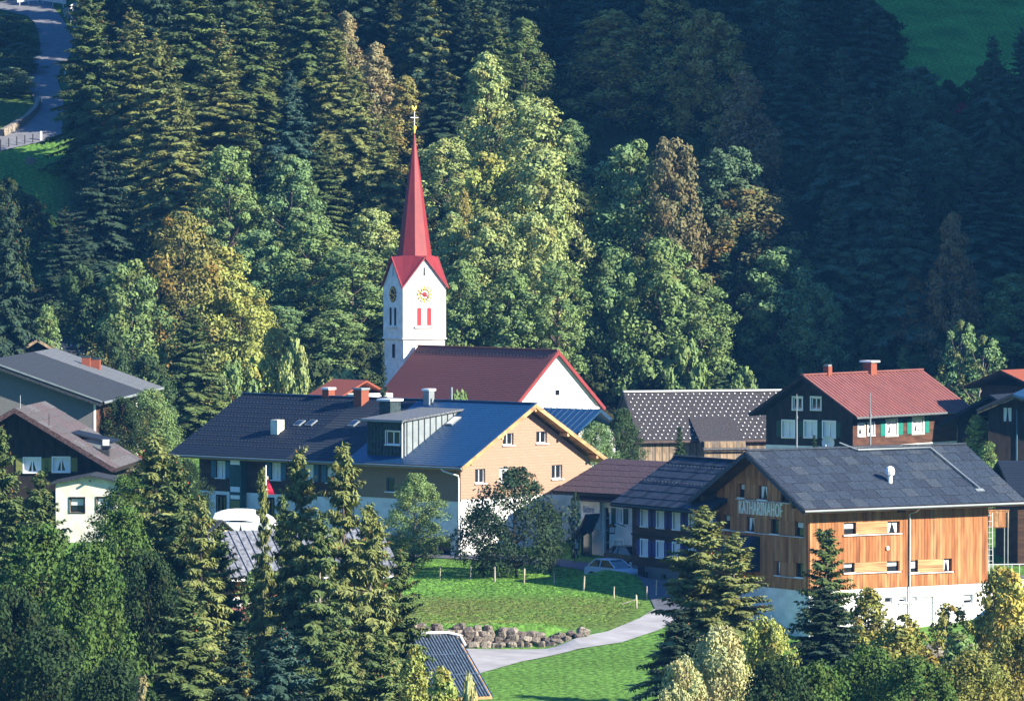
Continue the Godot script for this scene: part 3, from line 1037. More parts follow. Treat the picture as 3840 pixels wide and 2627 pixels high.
func bakery() -> void:
	var o := thing("bakery", "white rendered bakery with purple-brown roof, faded wall lettering and a small porch", "house", Vector3(5.42, 12.6, -394), deg_to_rad(-45))
	var L := 9.0
	var D := 8.6
	var hs := rects([[2.05, .25, .52, 4.2], [3.35, 3.3, .62, 1.15], [3.1, .1, .95, 1.95]])
	facade(o, "wall", Vector3.ZERO, Vector3.RIGHT, PackedVector2Array([Vector2(0, -1), Vector2(L, -1), Vector2(L, 5.1), Vector2(0, 5.1)]), hs, M.white, .25)
	var sl := pbox(o, "stair_window", Vector3(2.31, 2.35, -.2), Vector3(.5, 4.15, .04), M.glass)
	for k in 4:
		pbox(o, "glazing_bar", Vector3(2.31, .95 + .9 * k, -.17), Vector3(.5, .05, .04), M.steel)
	win(o, Vector3.ZERO, Vector3.RIGHT, hs[1], {"cols": 1, "sill": true, "curtain": 2, "shutter": M.darkgreen_paint, "shutter_w": .46, "casing": .06})
	win(o, Vector3.ZERO, Vector3.RIGHT, hs[2], {"cols": 2, "sill": true, "casing": .1, "curtain": 2})
	# the stub wall with the name, standing forward of the facade
	facade(o, "sign_wall", Vector3(-.05, 0, .3), Vector3.RIGHT, PackedVector2Array([Vector2(0, 2.75), Vector2(1.9, 2.75), Vector2(1.9, 5.1), Vector2(0, 5.1)]), [], M.white)
	pbox(o, "sign_wall_side", Vector3(.9, 3.9, .14), Vector3(1.88, 2.3, .3), M.white)
	letters(o, "lettering", "Bäckerei", Vector3(.72, 4.25, .33), Vector3.RIGHT, 1.1, .52, M.letter_faded, .02, 400)
	letters(o, "lettering", "Zipper", Vector3(1.3, 3.5, .33), Vector3.RIGHT, .95, .48, M.letter_faded, .02, 400)
	# porch under the sign wall
	var pb := MB.new()
	pb.prism(PackedVector2Array([Vector2(-.3, 1.98), Vector2(-.3, 1.84), Vector2(1.15, 2.6), Vector2(1.9, 3.95), Vector2(1.82, 4.02), Vector2(1.05, 2.76)]), Vector3(0, 0, 1.8), Vector3.RIGHT, Vector3.UP, 1.5)
	part(o, "porch_roof", pb.mesh(), M.slate_blue)
	pbox(o, "porch_beam", Vector3(1.5, 3.2, 1.83), Vector3(.14, 1.7, .1), M.redwood, Basis(Vector3.BACK, -.55))
	pbox(o, "porch_pillar", Vector3(.55, 1.0, 1.5), Vector3(.28, 2.6, .28), M.white)
	pbox(o, "porch_pillar_base", Vector3(.55, .0, 1.5), Vector3(.4, .9, .4), M.shingle_grey)
	pbox(o, "porch_glazing", Vector3(1.4, 1.3, 1.2), Vector3(.9, 2.7, .06), M.glass)
	pbox(o, "porch_post", Vector3(.93, 1.3, 1.24), Vector3(.08, 2.7, .1), M.darkgreen_paint)
	pbox(o, "porch_post", Vector3(1.87, 1.3, 1.24), Vector3(.08, 2.7, .1), M.darkgreen_paint)
	# wall lantern on a bracket
	pipe(o, "lantern_bracket", [Vector3(4.3, 3.1, .05), Vector3(4.1, 3.35, .6), Vector3(3.75, 3.35, .95)], .025, M.black)
	var lb := MB.new()
	lb.tube([Vector3(0, 0, 0), Vector3(0, .08, 0)], [.22, .24], 6)
	lb.tube([Vector3(0, .5, 0), Vector3(0, .6, 0), Vector3(0, .78, 0)], [.34, .3, .04], 6)
	for k in 6:
		lb.tube([Vector3(cos(k * TAU / 6) * .2, .05, sin(k * TAU / 6) * .2), Vector3(cos(k * TAU / 6) * .27, .52, sin(k * TAU / 6) * .27)], [.02, .02], 4)
	var ln := part(o, "lantern", lb.mesh(), M.black)
	ln.position = Vector3(3.75, 2.6, .95)
	facade(o, "gable_wall", Vector3(0, 0, -D), Vector3.BACK, PackedVector2Array([Vector2(0, -1), Vector2(D, -1), Vector2(D, 5.1), Vector2(D * .5, 7.0), Vector2(0, 5.1)]), [], M.white)
	facade(o, "back_wall", Vector3(L, 0, -D), Vector3.LEFT, PackedVector2Array([Vector2(0, -1), Vector2(L, -1), Vector2(L, 5.1), Vector2(0, 5.1)]), [], M.white)
	var s := gable_roof(o, -1.9, L, -D * .5, D * .5 + 1.5, 5.55, 7.75, .22, M.roof_brown, M.darkwood)
	panels(o, "roof_slab", s[0], 9, 6, [M.roof_brown], .012, true, 0, -1, .03, .04, .02)
	courses(o, "roof_covering", s[1], 6, M.roof_brown)
	var lb2 := MB.new()
	lb2.prism(PackedVector2Array([Vector2(0, 0), Vector2(1.6, -.62), Vector2(1.6, -.45), Vector2(0, .17)]), Vector3(-.9, 5.2, 1.0), Vector3.BACK, Vector3.UP, 1.0)
	var low := MB.new()
	low.box(Vector3(4.6, 5.25, .75), Vector3(9.4, .14, 1.3), Basis(Vector3.RIGHT, .42))
	part(o, "lower_roof", low.mesh(), M.roof_brown)
	barge(o, -1.92, -D * .5, D * .5 + 1.5, 5.55, 7.75, .24, M.darkwood)


func shingle_house() -> void:  # the long house with the pale shingled gable
	var o := thing("shingle_house", "long house with honey-coloured shingled gable, white ground floor and blue roof with dormer", "house", Vector3(-3.82 - .743 * 27.6, 13.5, -(392 + .669 * 27.6)), deg_to_rad(-42))
	var L := 27.6
	var W := 14.6
	var split := 16.6
	var eave := 7.1
	var ridge := 11.05
	# gable
	var go := Vector3(L, 0, 0)
	var u := Vector3.FORWARD
	var gh := rects([[4.62, 8.04, 1.2, .88], [8.38, 8.04, 1.22, .9], [1.54, 5.3, 1.12, 1.06], [4.22, 5.32, 1.24, 1.04], [10.14, 5.29, 1.2, 1.04]])
	var gl := rects([[2.2, 1.6, 1.0, 1.2], [10.6, 1.6, 1.0, 1.2]])
	facade(o, "ground_floor", go, u, PackedVector2Array([Vector2(0, -1.5), Vector2(W, -1.5), Vector2(W, 4.15), Vector2(0, 4.15)]), gl, M.white)
	facade(o, "gable_wall", go + Vector3(.05, 0, 0), u, PackedVector2Array([Vector2(-.05, 4.155), Vector2(W, 4.155), Vector2(W, 6.55), Vector2(W * .5, 10.6), Vector2(-.05, 6.55)]), gh, M.shingle_yellow)
	for r in gl:
		win(o, go, u, r, {"cols": 2, "sill": true})
	for k in 5:
		win(o, go + Vector3(.05, 0, 0), u, gh[k], {"cols": 2, "rows": 1, "sill": true, "depth": .24, "t": .065, "curtain": 2 if k == 3 else 0})
	var sb := MB.new()  # the rows of shingle butts stand proud as fine ledges
	for k in 30:
		var y := 4.3 + k * .21
		var half := W * .5 if y < 6.5 else W * .5 * clampf((10.6 - y) / 4.05, 0, 1)
		var spans := [[W * .5 - half + .05, W * .5 + half - .05]]
		for h in gh:
			if y > h.position.y - .05 and y < h.end.y + .05:
				var nx := []
				for c in spans:
					if h.end.x < c[0] or h.position.x > c[1]:
						nx.append(c)
					else:
						nx.append([c[0], h.position.x - .02])
						nx.append([h.end.x + .02, c[1]])
				spans = nx
		for c in spans:
			if c[1] - c[0] > .1:
				sb.box(Vector3(L + .06, y, -(c[0] + c[1]) * .5), Vector3(.03, .05, c[1] - c[0]))
	stuff(part(o, "shingle_rows", sb.mesh(), M.shingle_yellow))
	# long side: shingled new part, dark old part
	var lh := rects([[20.0, 4.5, .9, 1.05]])
	facade(o, "wall", Vector3(0, 0, .0), Vector3.RIGHT, PackedVector2Array([Vector2(split, 4.0), Vector2(L + .05, 4.0), Vector2(L + .05, 6.7), Vector2(split, 6.7)]), lh, M.shingle_tan)
	win(o, Vector3.ZERO, Vector3.RIGHT, lh[0], {"cols": 1, "sill": true, "frame": M.bluegrey_paint})
	facade(o, "ground_floor", Vector3(0, 0, -.04), Vector3.RIGHT, PackedVector2Array([Vector2(split, -1), Vector2(L, -1), Vector2(L, 4.1), Vector2(split, 4.1)]), rects([[20.4, -.2, 6.2, 1.25]]), M.white, .6)
	pbox(o, "terrace_glass", Vector3(23.5, .42, -.58), Vector3(6.2, 1.25, .05), M.glass)
	for k in 5:
		pbox(o, "terrace_post", Vector3(20.8 + k * 1.35, .42, -.5), Vector3(.1, 1.25, .1), M.paint_white)
	pbox(o, "terrace_canopy", Vector3(23.4, 1.25, .5), Vector3(6.6, .1, 1.3), M.shingle_grey)
	var oh := rects([[1.9, 4.9, 1.0, 1.3], [7.9, 4.95, 1.0, 1.3], [11.4, 4.95, 1.0, 1.3], [13.8, 4.95, 1.0, 1.3]])
	facade(o, "old_wall", Vector3.ZERO, Vector3.RIGHT, PackedVector2Array([Vector2(0, 3.85), Vector2(split, 3.85), Vector2(split, 6.7), Vector2(0, 6.7)]), oh, M.brownwood)
	for r in oh:
		win(o, Vector3.ZERO, Vector3.RIGHT, r, {"cols": 2, "sill": true, "curtain": 2, "shutter": M.bluegrey_paint, "shutter_w": .52})
	var ol := rects([[2.0, 2.0, .95, 1.5], [7.2, 2.0, .95, 1.5], [.2, 2.2, .8, 1.2]])
	facade(o, "old_ground_floor", Vector3(0, 0, .03), Vector3.RIGHT, PackedVector2Array([Vector2(0, -1), Vector2(split, -1), Vector2(split, 3.85), Vector2(0, 3.85)]), ol, M.white)
	for r in ol:
		win(o, Vector3(0, 0, .03), Vector3.RIGHT, r, {"cols": 2, "frame": M.darkwood, "casing": .08})
	# the green entrance bay
	pbox(o, "entrance_bay", Vector3(4.6, 3.3, .35), Vector3(1.25, 6.6, .6), M.teal_panel)
	for k in 5:
		pbox(o, "bay_panel", Vector3(4.6, [6.2, 5.4, 4.1, 3.5, 2.85][k], .66), Vector3(1.0, [.4, .9, .4, .3, .8][k], .04), [M.letter, M.teal_panel, M.curtain, M.letter, M.olive_paint][k])
	facade(o, "gable_wall", Vector3(0, 0, -W), Vector3.BACK, PackedVector2Array([Vector2(0, -1), Vector2(W, -1), Vector2(W, 6.6), Vector2(W * .5, 10.6), Vector2(0, 6.6)]), [], M.darkwood)
	facade(o, "back_wall", Vector3(L, 0, -W), Vector3.LEFT, PackedVector2Array([Vector2(0, -1), Vector2(L, -1), Vector2(L, 6.7), Vector2(0, 6.7)]), [], M.white)
	# roof in two covers
	var half := W * .5 + .95
	var e := 6.62
	var s := gable_roof(o, -2.4, L + 1.0, -W * .5, half, e, ridge, .26, M.slate_dark, M.timber)
	var cut := split + 2.4
	courses(o, "new_roof_covering", s[0], 30, M.slate_blue, cut, -1)
	courses(o, "old_roof_covering", s[0], 26, M.slate_dark, 0, cut - 3.0)
	courses(o, "roof_strip", s[0], 24, M.slate_strip, cut - 6.2, cut - 3.03)
	courses(o, "old_roof_covering", s[0], 26, M.slate_dark, cut - 2.97, cut - .04)
	courses(o, "roof_covering", s[1], 28, M.slate_blue)
	var hk := MB.new()
	for row in 11:
		for k in 34:
			var a := .3 + k * .37 + (.18 if row % 2 else 0.0)
			if a < cut - 6.4:
				hk.box(s[0].o + s[0].a * a + s[0].dn * (.6 + row * .72) + s[0].n * .1, Vector3(.07, .03, .1), slope_basis(s[0]))
	stuff(part(o, "snow_hooks", hk.mesh(), M.slate_strip))
	pbox(o, "ridge_cap", Vector3(L * .5 - .7, ridge + .09, -W * .5), Vector3(L + 3.4, .09, .34), M.slate_blue)
	barge(o, L + 1.02, -W * .5, half, e, ridge, .30, M.timber)
	barge(o, -2.42, -W * .5, half, e, ridge, .28, M.slate_strip)
	pbox(o, "verge_trim", Vector3(L + .9, ridge, -W * .5) + s[0].dn * (s[0].ld * .5) + s[0].n * .09, Vector3(.35, .04, s[0].ld), M.slate_blue, slope_basis(s[0]))
	for z in [-.25, -3.6, -W * .5, -W + 3.6, -W + .25]:
		var py: float = e + (ridge - e) * (1 - absf(z + W * .5) / half) - .42
		pbox(o, "purlin", Vector3(L + .55, py, z), Vector3(.85, .26, .22), M.timber)
	eave_gutter(o, s[0], M.zinc, .085)
	pipe(o, "downpipe", [Vector3(L - 1.2, e - .1, .98), Vector3(L - .9, e - .35, .9), Vector3(L - .1, e - .7, .16), Vector3(L - .06, e - 1.0, .14), Vector3(L - .06, 0, .14)], .06, M.paint_white)
	pipe(o, "downpipe", [Vector3(L + .8, e - .1, -W - .9), Vector3(L + .5, e - .5, -W - .5), Vector3(L + .1, e - .9, -W - .1), Vector3(L + .1, 0, -W - .1)], .06, M.paint_white)
	# dormer with standing-seam cheek
	var on_roof := func(a: float, t: float) -> Vector3: return s[0].o + s[0].a * a + s[0].dn * t
	var x0 := 18.1
	var x1 := 21.9
	var bot: Vector3 = on_roof.call(x0 + 2.4, s[0].ld - 1.0)
	var fz := bot.z
	var fy := bot.y
	var top := fy + 2.72
	var ty := fy + 3.35
	# where the dormer's roof meets the slope
	var bz := -W * .5 + (ridge - ty - .1) / (ridge - e) * half
	facade(o, "dormer_front", Vector3(x0, 0, fz), Vector3.RIGHT, PackedVector2Array([Vector2(0, fy - .3), Vector2(x1 - x0, fy - .3), Vector2(x1 - x0, top), Vector2(0, top)]), rects([[1.95, fy + .95, 1.45, 1.0]]), M.zinc_dark)
	win(o, Vector3(x0, 0, fz), Vector3.RIGHT, Rect2(1.95, fy + .95, 1.45, 1.0), {"cols": 2, "sill": true, "casing": .05, "curtain": 0})
	for k in 11:
		pbox(o, "standing_seam", Vector3(x0 + .18 + k * .345, (fy + top) * .5 if k < 5 or k > 9 else fy + .35, fz + .03), Vector3(.05, (2.7 if k < 5 or k > 9 else .9), .05), M.zinc_dark)
	for sx in [x0, x1]:
		var tri := PackedVector2Array([Vector2(fz, fy - .3), Vector2(fz, top), Vector2(bz, ty)])
		var db := MB.new()
		db.prism(tri, Vector3(sx, 0, 0), Vector3.BACK, Vector3.UP, .1)
		part(o, "dormer_cheek", db.mesh(), M.zinc)
	for k in 10:
		var f := (k + .3) / 10.0
		var z := lerpf(fz, bz, f)
		var ylo := lerpf(fy - .3, ty, f)
		var yhi := lerpf(top, ty, f)
		pbox(o, "cheek_seam", Vector3(x1 + .13, (ylo + yhi) * .5, z), Vector3(.06, yhi - ylo, .05), M.zinc_dark)
	var dl := Vector2(fz - bz + .6, ty - top + .06).length()
	var tilt := atan2(ty - top, fz - bz)
	var db2 := pbox(o, "dormer_roof", Vector3((x0 + x1) * .5, (top + ty) * .5 + .06, (fz + bz) * .5 + .2), Vector3(x1 - x0 + .7, .12, dl), M.roof_pale, Basis(Vector3.RIGHT, tilt))
	pipe(o, "downpipe", [Vector3(x1 + .1, top - .05, fz + .3), Vector3(x1 - .1, top - .3, fz + .1), Vector3(x1 - .1, fy - .1, fz + .1)], .06, M.paint_white)
	pipe(o, "dormer_gutter", [Vector3(x0 - .35, top - .02, fz + .48), Vector3(x1 + .35, top - .02, fz + .48)], .07, M.zinc)
	# roof windows, chimneys, vents
	for w in [[25.0, 3.0, 1.2], [9.8, 4.2, .8], [11.0, 4.1, .8], [15.4, 3.9, .9]]:
		var bs := slope_basis(s[0])
		var at: Vector3 = on_roof.call(w[0], w[1])
		pbox(o, "skylight", at + s[0].n * .1, Vector3(.72, .12, w[2]), M.zinc, bs)
		pbox(o, "skylight_pane", at + s[0].n * .17, Vector3(.52, .03, w[2] - .2), M.curtain if w[0] > 20 else M.glass, bs)
	chimney(o, on_roof.call(8.6, 5.6) + Vector3(0, -.1, 0), .75, .95, M.cream, M.cream, 1.0)
	chimney(o, on_roof.call(13.6, .9), .85, 1.1, M.brick, M.zinc, 1.15)
	chimney(o, on_roof.call(9.2, -.15), .7, .5, M.brick, M.paint_white, 1.2)
	chimney(o, on_roof.call(20.4, .5), .6, 1.0, M.zinc, M.paint_white, 1.3)
	chimney(o, on_roof.call(19.4, 4.2), 1.15, 2.05, M.zinc_dark, M.paint_white, 1.25)
	pipe(o, "vent_pipe", [on_roof.call(22.4, .05), on_roof.call(22.4, .05) + Vector3.UP * 1.1], .09, M.zinc)


func church() -> void:
	var o := thing("church", "white village church with steep dark red nave roof and slender red spire", "church", Vector3(-11.86, 17, -467.07), deg_to_rad(-50))
	var L := 18.7
	var W := 9.6
	var fo := Vector3(L, 0, 0)
	facade(o, "front_wall", fo, Vector3.FORWARD, PackedVector2Array([Vector2(0, -1.5), Vector2(W, -1.5), Vector2(W, 5.1), Vector2(W * .5, 9.7), Vector2(0, 5.1)]), rects([[4.66, 6.02, .5, .46]]), M.white)
	win(o, fo, Vector3.FORWARD, Rect2(4.66, 6.02, .5, .46), {"cols": 1, "frame": M.darkwood})
	var nh := rects([[3, 1.2, 1.1, 2.6], [7.5, 1.2, 1.1, 2.6], [12, 1.2, 1.1, 2.6], [16, 1.2, 1.1, 2.6]])
	facade(o, "nave_wall", Vector3.ZERO, Vector3.RIGHT, PackedVector2Array([Vector2(0, -1.5), Vector2(L, -1.5), Vector2(L, 5.1), Vector2(0, 5.1)]), nh, M.white)
	for r in nh:
		win(o, Vector3.ZERO, Vector3.RIGHT, r, {"cols": 2, "rows": 4, "frame": M.darkwood})
	facade(o, "nave_wall", Vector3(L, 0, -W), Vector3.LEFT, PackedVector2Array([Vector2(0, -1.5), Vector2(L, -1.5), Vector2(L, 5.1), Vector2(0, 5.1)]), [], M.white)
	facade(o, "back_wall", Vector3(0, 0, -W), Vector3.BACK, PackedVector2Array([Vector2(0, -1.5), Vector2(W, -1.5), Vector2(W, 5.1), Vector2(W * .5, 9.7), Vector2(0, 5.1)]), [], M.white)
	var s := gable_roof(o, -.2, L + .3, -W * .5, W * .5 + .55, 4.8, 9.85, .2, M.tile_red)
	courses(o, "roof_tiles", s[0], 34, M.tile_red)
	courses(o, "roof_tiles", s[1], 34, M.tile_red)
	barge(o, L + .33, -W * .5, W * .5 + .55, 4.8, 9.85, .26, M.spire_red)
	pbox(o, "ridge_cap", Vector3(L * .5, 9.93, -W * .5), Vector3(L + .5, .12, .3), M.tile_red)
	var vb := MB.new()
	for k in 40:
		vb.box(s[0].o + s[0].a * (.5 + k * .46) + s[0].dn * .75 + s[0].n * .1, Vector3(.16, .06, .12), slope_basis(s[0]))
	stuff(part(o, "ridge_vents", vb.mesh(), M.slate_dark))
	var cn := pbox(o, "cornice", Vector3(L + .06, 4.85, -W + .4), Vector3(.16, .2, 1.0), M.white)
	# sacristy with its own brighter roof
	var sb := Vector3(-.4, 0, 2.6)
	pbox(o, "sacristy_wall", sb + Vector3(1.2, 2.4, .4), Vector3(4.6, 7.0, 4.4), M.white)
	var sr := MB.new()
	sr.prism(PackedVector2Array([Vector2(-2.9, 5.7), Vector2(-2.9, 5.55), Vector2(0, 6.9), Vector2(2.9, 5.55), Vector2(2.9, 5.7), Vector2(0, 7.06)]), sb + Vector3(2.6, 0, .4), Vector3.FORWARD, Vector3.UP, 4.8)
	part(o, "sacristy_roof", sr.mesh(), M.tile_orange)
	# tower
	var a := deg_to_rad(26 + 50)
	var tb := Basis(Vector3.UP, a)
	var at := Vector3(-9.7, 17, -470)
	var tp: Transform3D = o.transform.affine_inverse() * Transform3D(Basis(Vector3.UP, deg_to_rad(26)), at)
	var t := Node3D.new()
	t.name = "tower"
	o.add_child(t)
	t.transform = tp
	var w := 4.22
	var ev := 15.15
	var ap := 17.6
	pbox(t, "shaft", Vector3(w * .5, 4.0, -w * .5), Vector3(w - .16, 13.0, w - .16), M.white)
	var dirs := [[Vector3.ZERO, Vector3.RIGHT], [Vector3(0, 0, -w), Vector3.BACK], [Vector3(w, 0, -w), Vector3.LEFT], [Vector3(w, 0, 0), Vector3.FORWARD]]
	for k in 4:
		var to: Vector3 = dirs[k][0]
		var u: Vector3 = dirs[k][1]
		var hs := rects([[1.38, 11.68, .42, 1.55], [2.36, 11.68, .42, 1.55], [2.0, 16.1, .2, .75]])
		facade(t, "belfry_wall", to, u, PackedVector2Array([Vector2(0, 10.5), Vector2(w, 10.5), Vector2(w, ev), Vector2(w * .5, ap), Vector2(0, ev)]), hs, M.white, .25)
		var nrm := u.cross(Vector3.UP)
		for x in [1.59, 2.57]:
			var lv := MB.new()  # round-headed louvred shutter and its arch
			var ol := PackedVector2Array([Vector2(-.21, 0), Vector2(.21, 0), Vector2(.21, 1.4)])
			for j in 9:
				ol.append(Vector2(cos(PI * j / 8) * .21, 1.4 + sin(PI * j / 8) * .21))
			lv.prism(ol, to + u * x + Vector3.UP * 11.68 + nrm * .012, u, Vector3.UP, .16)
			part(t, "bell_shutter", lv.mesh(), M.red_paint if k != 1 else M.slate_dark)
		pbox(t, "belfry_sill", to + u * 2.08 + Vector3.UP * 11.55 + nrm * .08, Vector3(1.9, .14, .2), M.white, Basis(u, Vector3.UP, nrm))
		pbox(t, "slit", to + u * 2.1 + Vector3.UP * 16.47 - nrm * .2, Vector3(.22, .76, .04), M.slate_dark, Basis(u, Vector3.UP, nrm))
		pbox(t, "string_course", to + u * (w * .5) + Vector3.UP * 10.52 + nrm * .03, Vector3(w + .12, .12, .1), M.white, Basis(u, Vector3.UP, nrm))
		# clock
		var cc := to + u * (w * .5) + Vector3.UP * 14.45
		var cb := MB.new()
		cb.tube([cc - nrm * .05, cc + nrm * .03], [.72, .72], 28)
		part(t, "clock_dial", cb.mesh(), M.dial if k == 1 else M.white)
		for j in 12:
			var an := TAU * j / 12
			var dv := u * sin(an) + Vector3.UP * cos(an)
			pbox(t, "hour_mark", cc + dv * .56 + nrm * .055, Vector3(.10, .26, .03), M.gold, Basis(dv.cross(nrm), dv, nrm))
		for hnd in [[-1.25, .56, .075], [2.1, .40, .11]]:
			var dv := u * sin(hnd[0]) + Vector3.UP * cos(hnd[0])
			pbox(t, "clock_hand", cc + dv * hnd[1] * .42 + nrm * .075, Vector3(hnd[2], hnd[1], .02), M.gold if k == 1 else M.red_paint, Basis(dv.cross(nrm), dv, nrm))
			var dsk := MB.new()
		if k != 1:
			var mb2 := MB.new()
			for j in 12:
				var an := TAU * j / 12
				var dv := u * sin(an) + Vector3.UP * cos(an)
				mb2.box(cc + dv * .55 + nrm * .04, Vector3(.2, .36, .02), Basis(dv.cross(nrm), dv, nrm))
			part(t, "clock_ring", mb2.mesh(), M.dial)
		var rb := MB.new()
		rb.tube([cc + nrm * .03, cc + nrm * .045], [.24, .24], 20)
		part(t, "clock_boss", rb.mesh(), M.dial if k == 1 else M.red_paint)
	pbox(t, "tower_slit", Vector3(-.0, 9.4, -w * .5 + .1), Vector3(.2, 1.2, .18), M.slate_dark)
	# spire: four gablets that run into an eight-sided helm
	var c := Vector3(w * .5, 0, -w * .5)
	var tip := c + Vector3.UP * 29.1
	var sp := MB.new()
	var R := w * .5 + .16
	var mid := []
	var low := []
	for k in 4:
		var nrm: Vector3 = (dirs[k][1] as Vector3).cross(Vector3.UP)
		var u: Vector3 = dirs[k][1]
		mid.append(c + nrm * R + Vector3.UP * (ap + .16))
		low.append(c + nrm * R - u * R + Vector3.UP * (ev - .12))
	var ring_y := 17.9
	var oct := []
	for k in 4:
		var nrm: Vector3 = (dirs[k][1] as Vector3).cross(Vector3.UP)
		var u: Vector3 = dirs[k][1]
		for sgn in [-.42, .42]:
			oct.append(c + nrm * 1.42 + u * 1.42 * sgn + Vector3.UP * ring_y)
	for k in 4:
		var nx := (k + 3) % 4
		var u: Vector3 = dirs[k][1]
		var m: Vector3 = mid[k]
		var l: Vector3 = low[k]
		var nl := l + u * 2 * R
		var inner := c + Vector3.UP * (ap + .16)
		# gablet roof planes
		sp.fan([m, l, oct[k * 2]])
		sp.fan([m, oct[k * 2], oct[k * 2 + 1]])
		sp.fan([m, oct[k * 2 + 1], nl])
	for k in 4:
		# corner facet running down to the eave corner between two gablets
		var u: Vector3 = dirs[k][1]
		var corner: Vector3 = low[k] + u * 2 * R
		var k2 := -1
		for j in 4:
			if (low[j] as Vector3).distance_to(corner) < .05:
				k2 = j
		sp.fan([corner, oct[k2 * 2], oct[k * 2 + 1]])
		sp.fan([oct[k * 2 + 1], oct[k2 * 2], tip])
		sp.fan([oct[k * 2], oct[k * 2 + 1], tip])
	part(t, "spire", sp.mesh(), M.spire_red)
	for k in 4:
		var u: Vector3 = dirs[k][1]
		var nrm := u.cross(Vector3.UP)
		var m: Vector3 = mid[k]
		for l in [low[k], low[k] + u * 2 * R]:
			var dv: Vector3 = l - m
			var ln := dv.length()
			dv /= ln
			pbox(t, "gablet_edge", (m + l) * .5 - nrm * .02, Vector3(.14, ln + .1, .12), M.spire_red, Basis(dv.cross(nrm).normalized(), dv, nrm))
	var fb := MB.new()
	fb.tube([tip - Vector3.UP * .3, tip, tip + Vector3.UP * .12, tip + Vector3.UP * .3, tip + Vector3.UP * .42], [.08, .1, .2, .2, .06], 10)
	part(t, "spire_ball", fb.mesh(), M.gold)
	pbox(t, "cross", tip + Vector3.UP * 1.0, Vector3(.06, 1.3, .06), M.hook)
	pbox(t, "cross_arm", tip + Vector3.UP * 1.12, Vector3(.8, .06, .065), M.hook)
	var ck := MB.new()
	ck.prism(PackedVector2Array([Vector2(-.22, .07), Vector2(-.07, -.08), Vector2(.07, -.08), Vector2(.17, .07), Vector2(.24, .27), Vector2(.14, .36), Vector2(.07, .21), Vector2(-.05, .14), Vector2(-.15, .36), Vector2(-.28, .3)]), tip + Vector3.UP * 1.85 + Vector3(0, 0, .04), Vector3.RIGHT, Vector3.UP, .1)
	part(t, "weathercock", ck.mesh(), M.gold)
	pipe(t, "weathercock_rod", [tip + Vector3.UP * 1.6, tip + Vector3.UP * 1.75], .03, M.gold, 6)


func church_porch() -> void:
	var p := Vector3(5.1, 15.2, -438)
	var o := thing("church_porch", "small white annex with blue seamed metal roof in front of the church", "annex", p, deg_to_rad(-42))
	pbox(o, "wall", Vector3(0, 2.5, 0), Vector3(5.2, 6.4, 4.6), M.white)
	var s := gable_roof(o, -3.2, 3.0, 0, 3.0, 5.5, 7.35, .16, M.slate_blue)
	seams(o, "roof_sheet", s[0], 9, [M.slate_blue])
	seams(o, "roof_sheet", s[1], 9, [M.slate_blue])


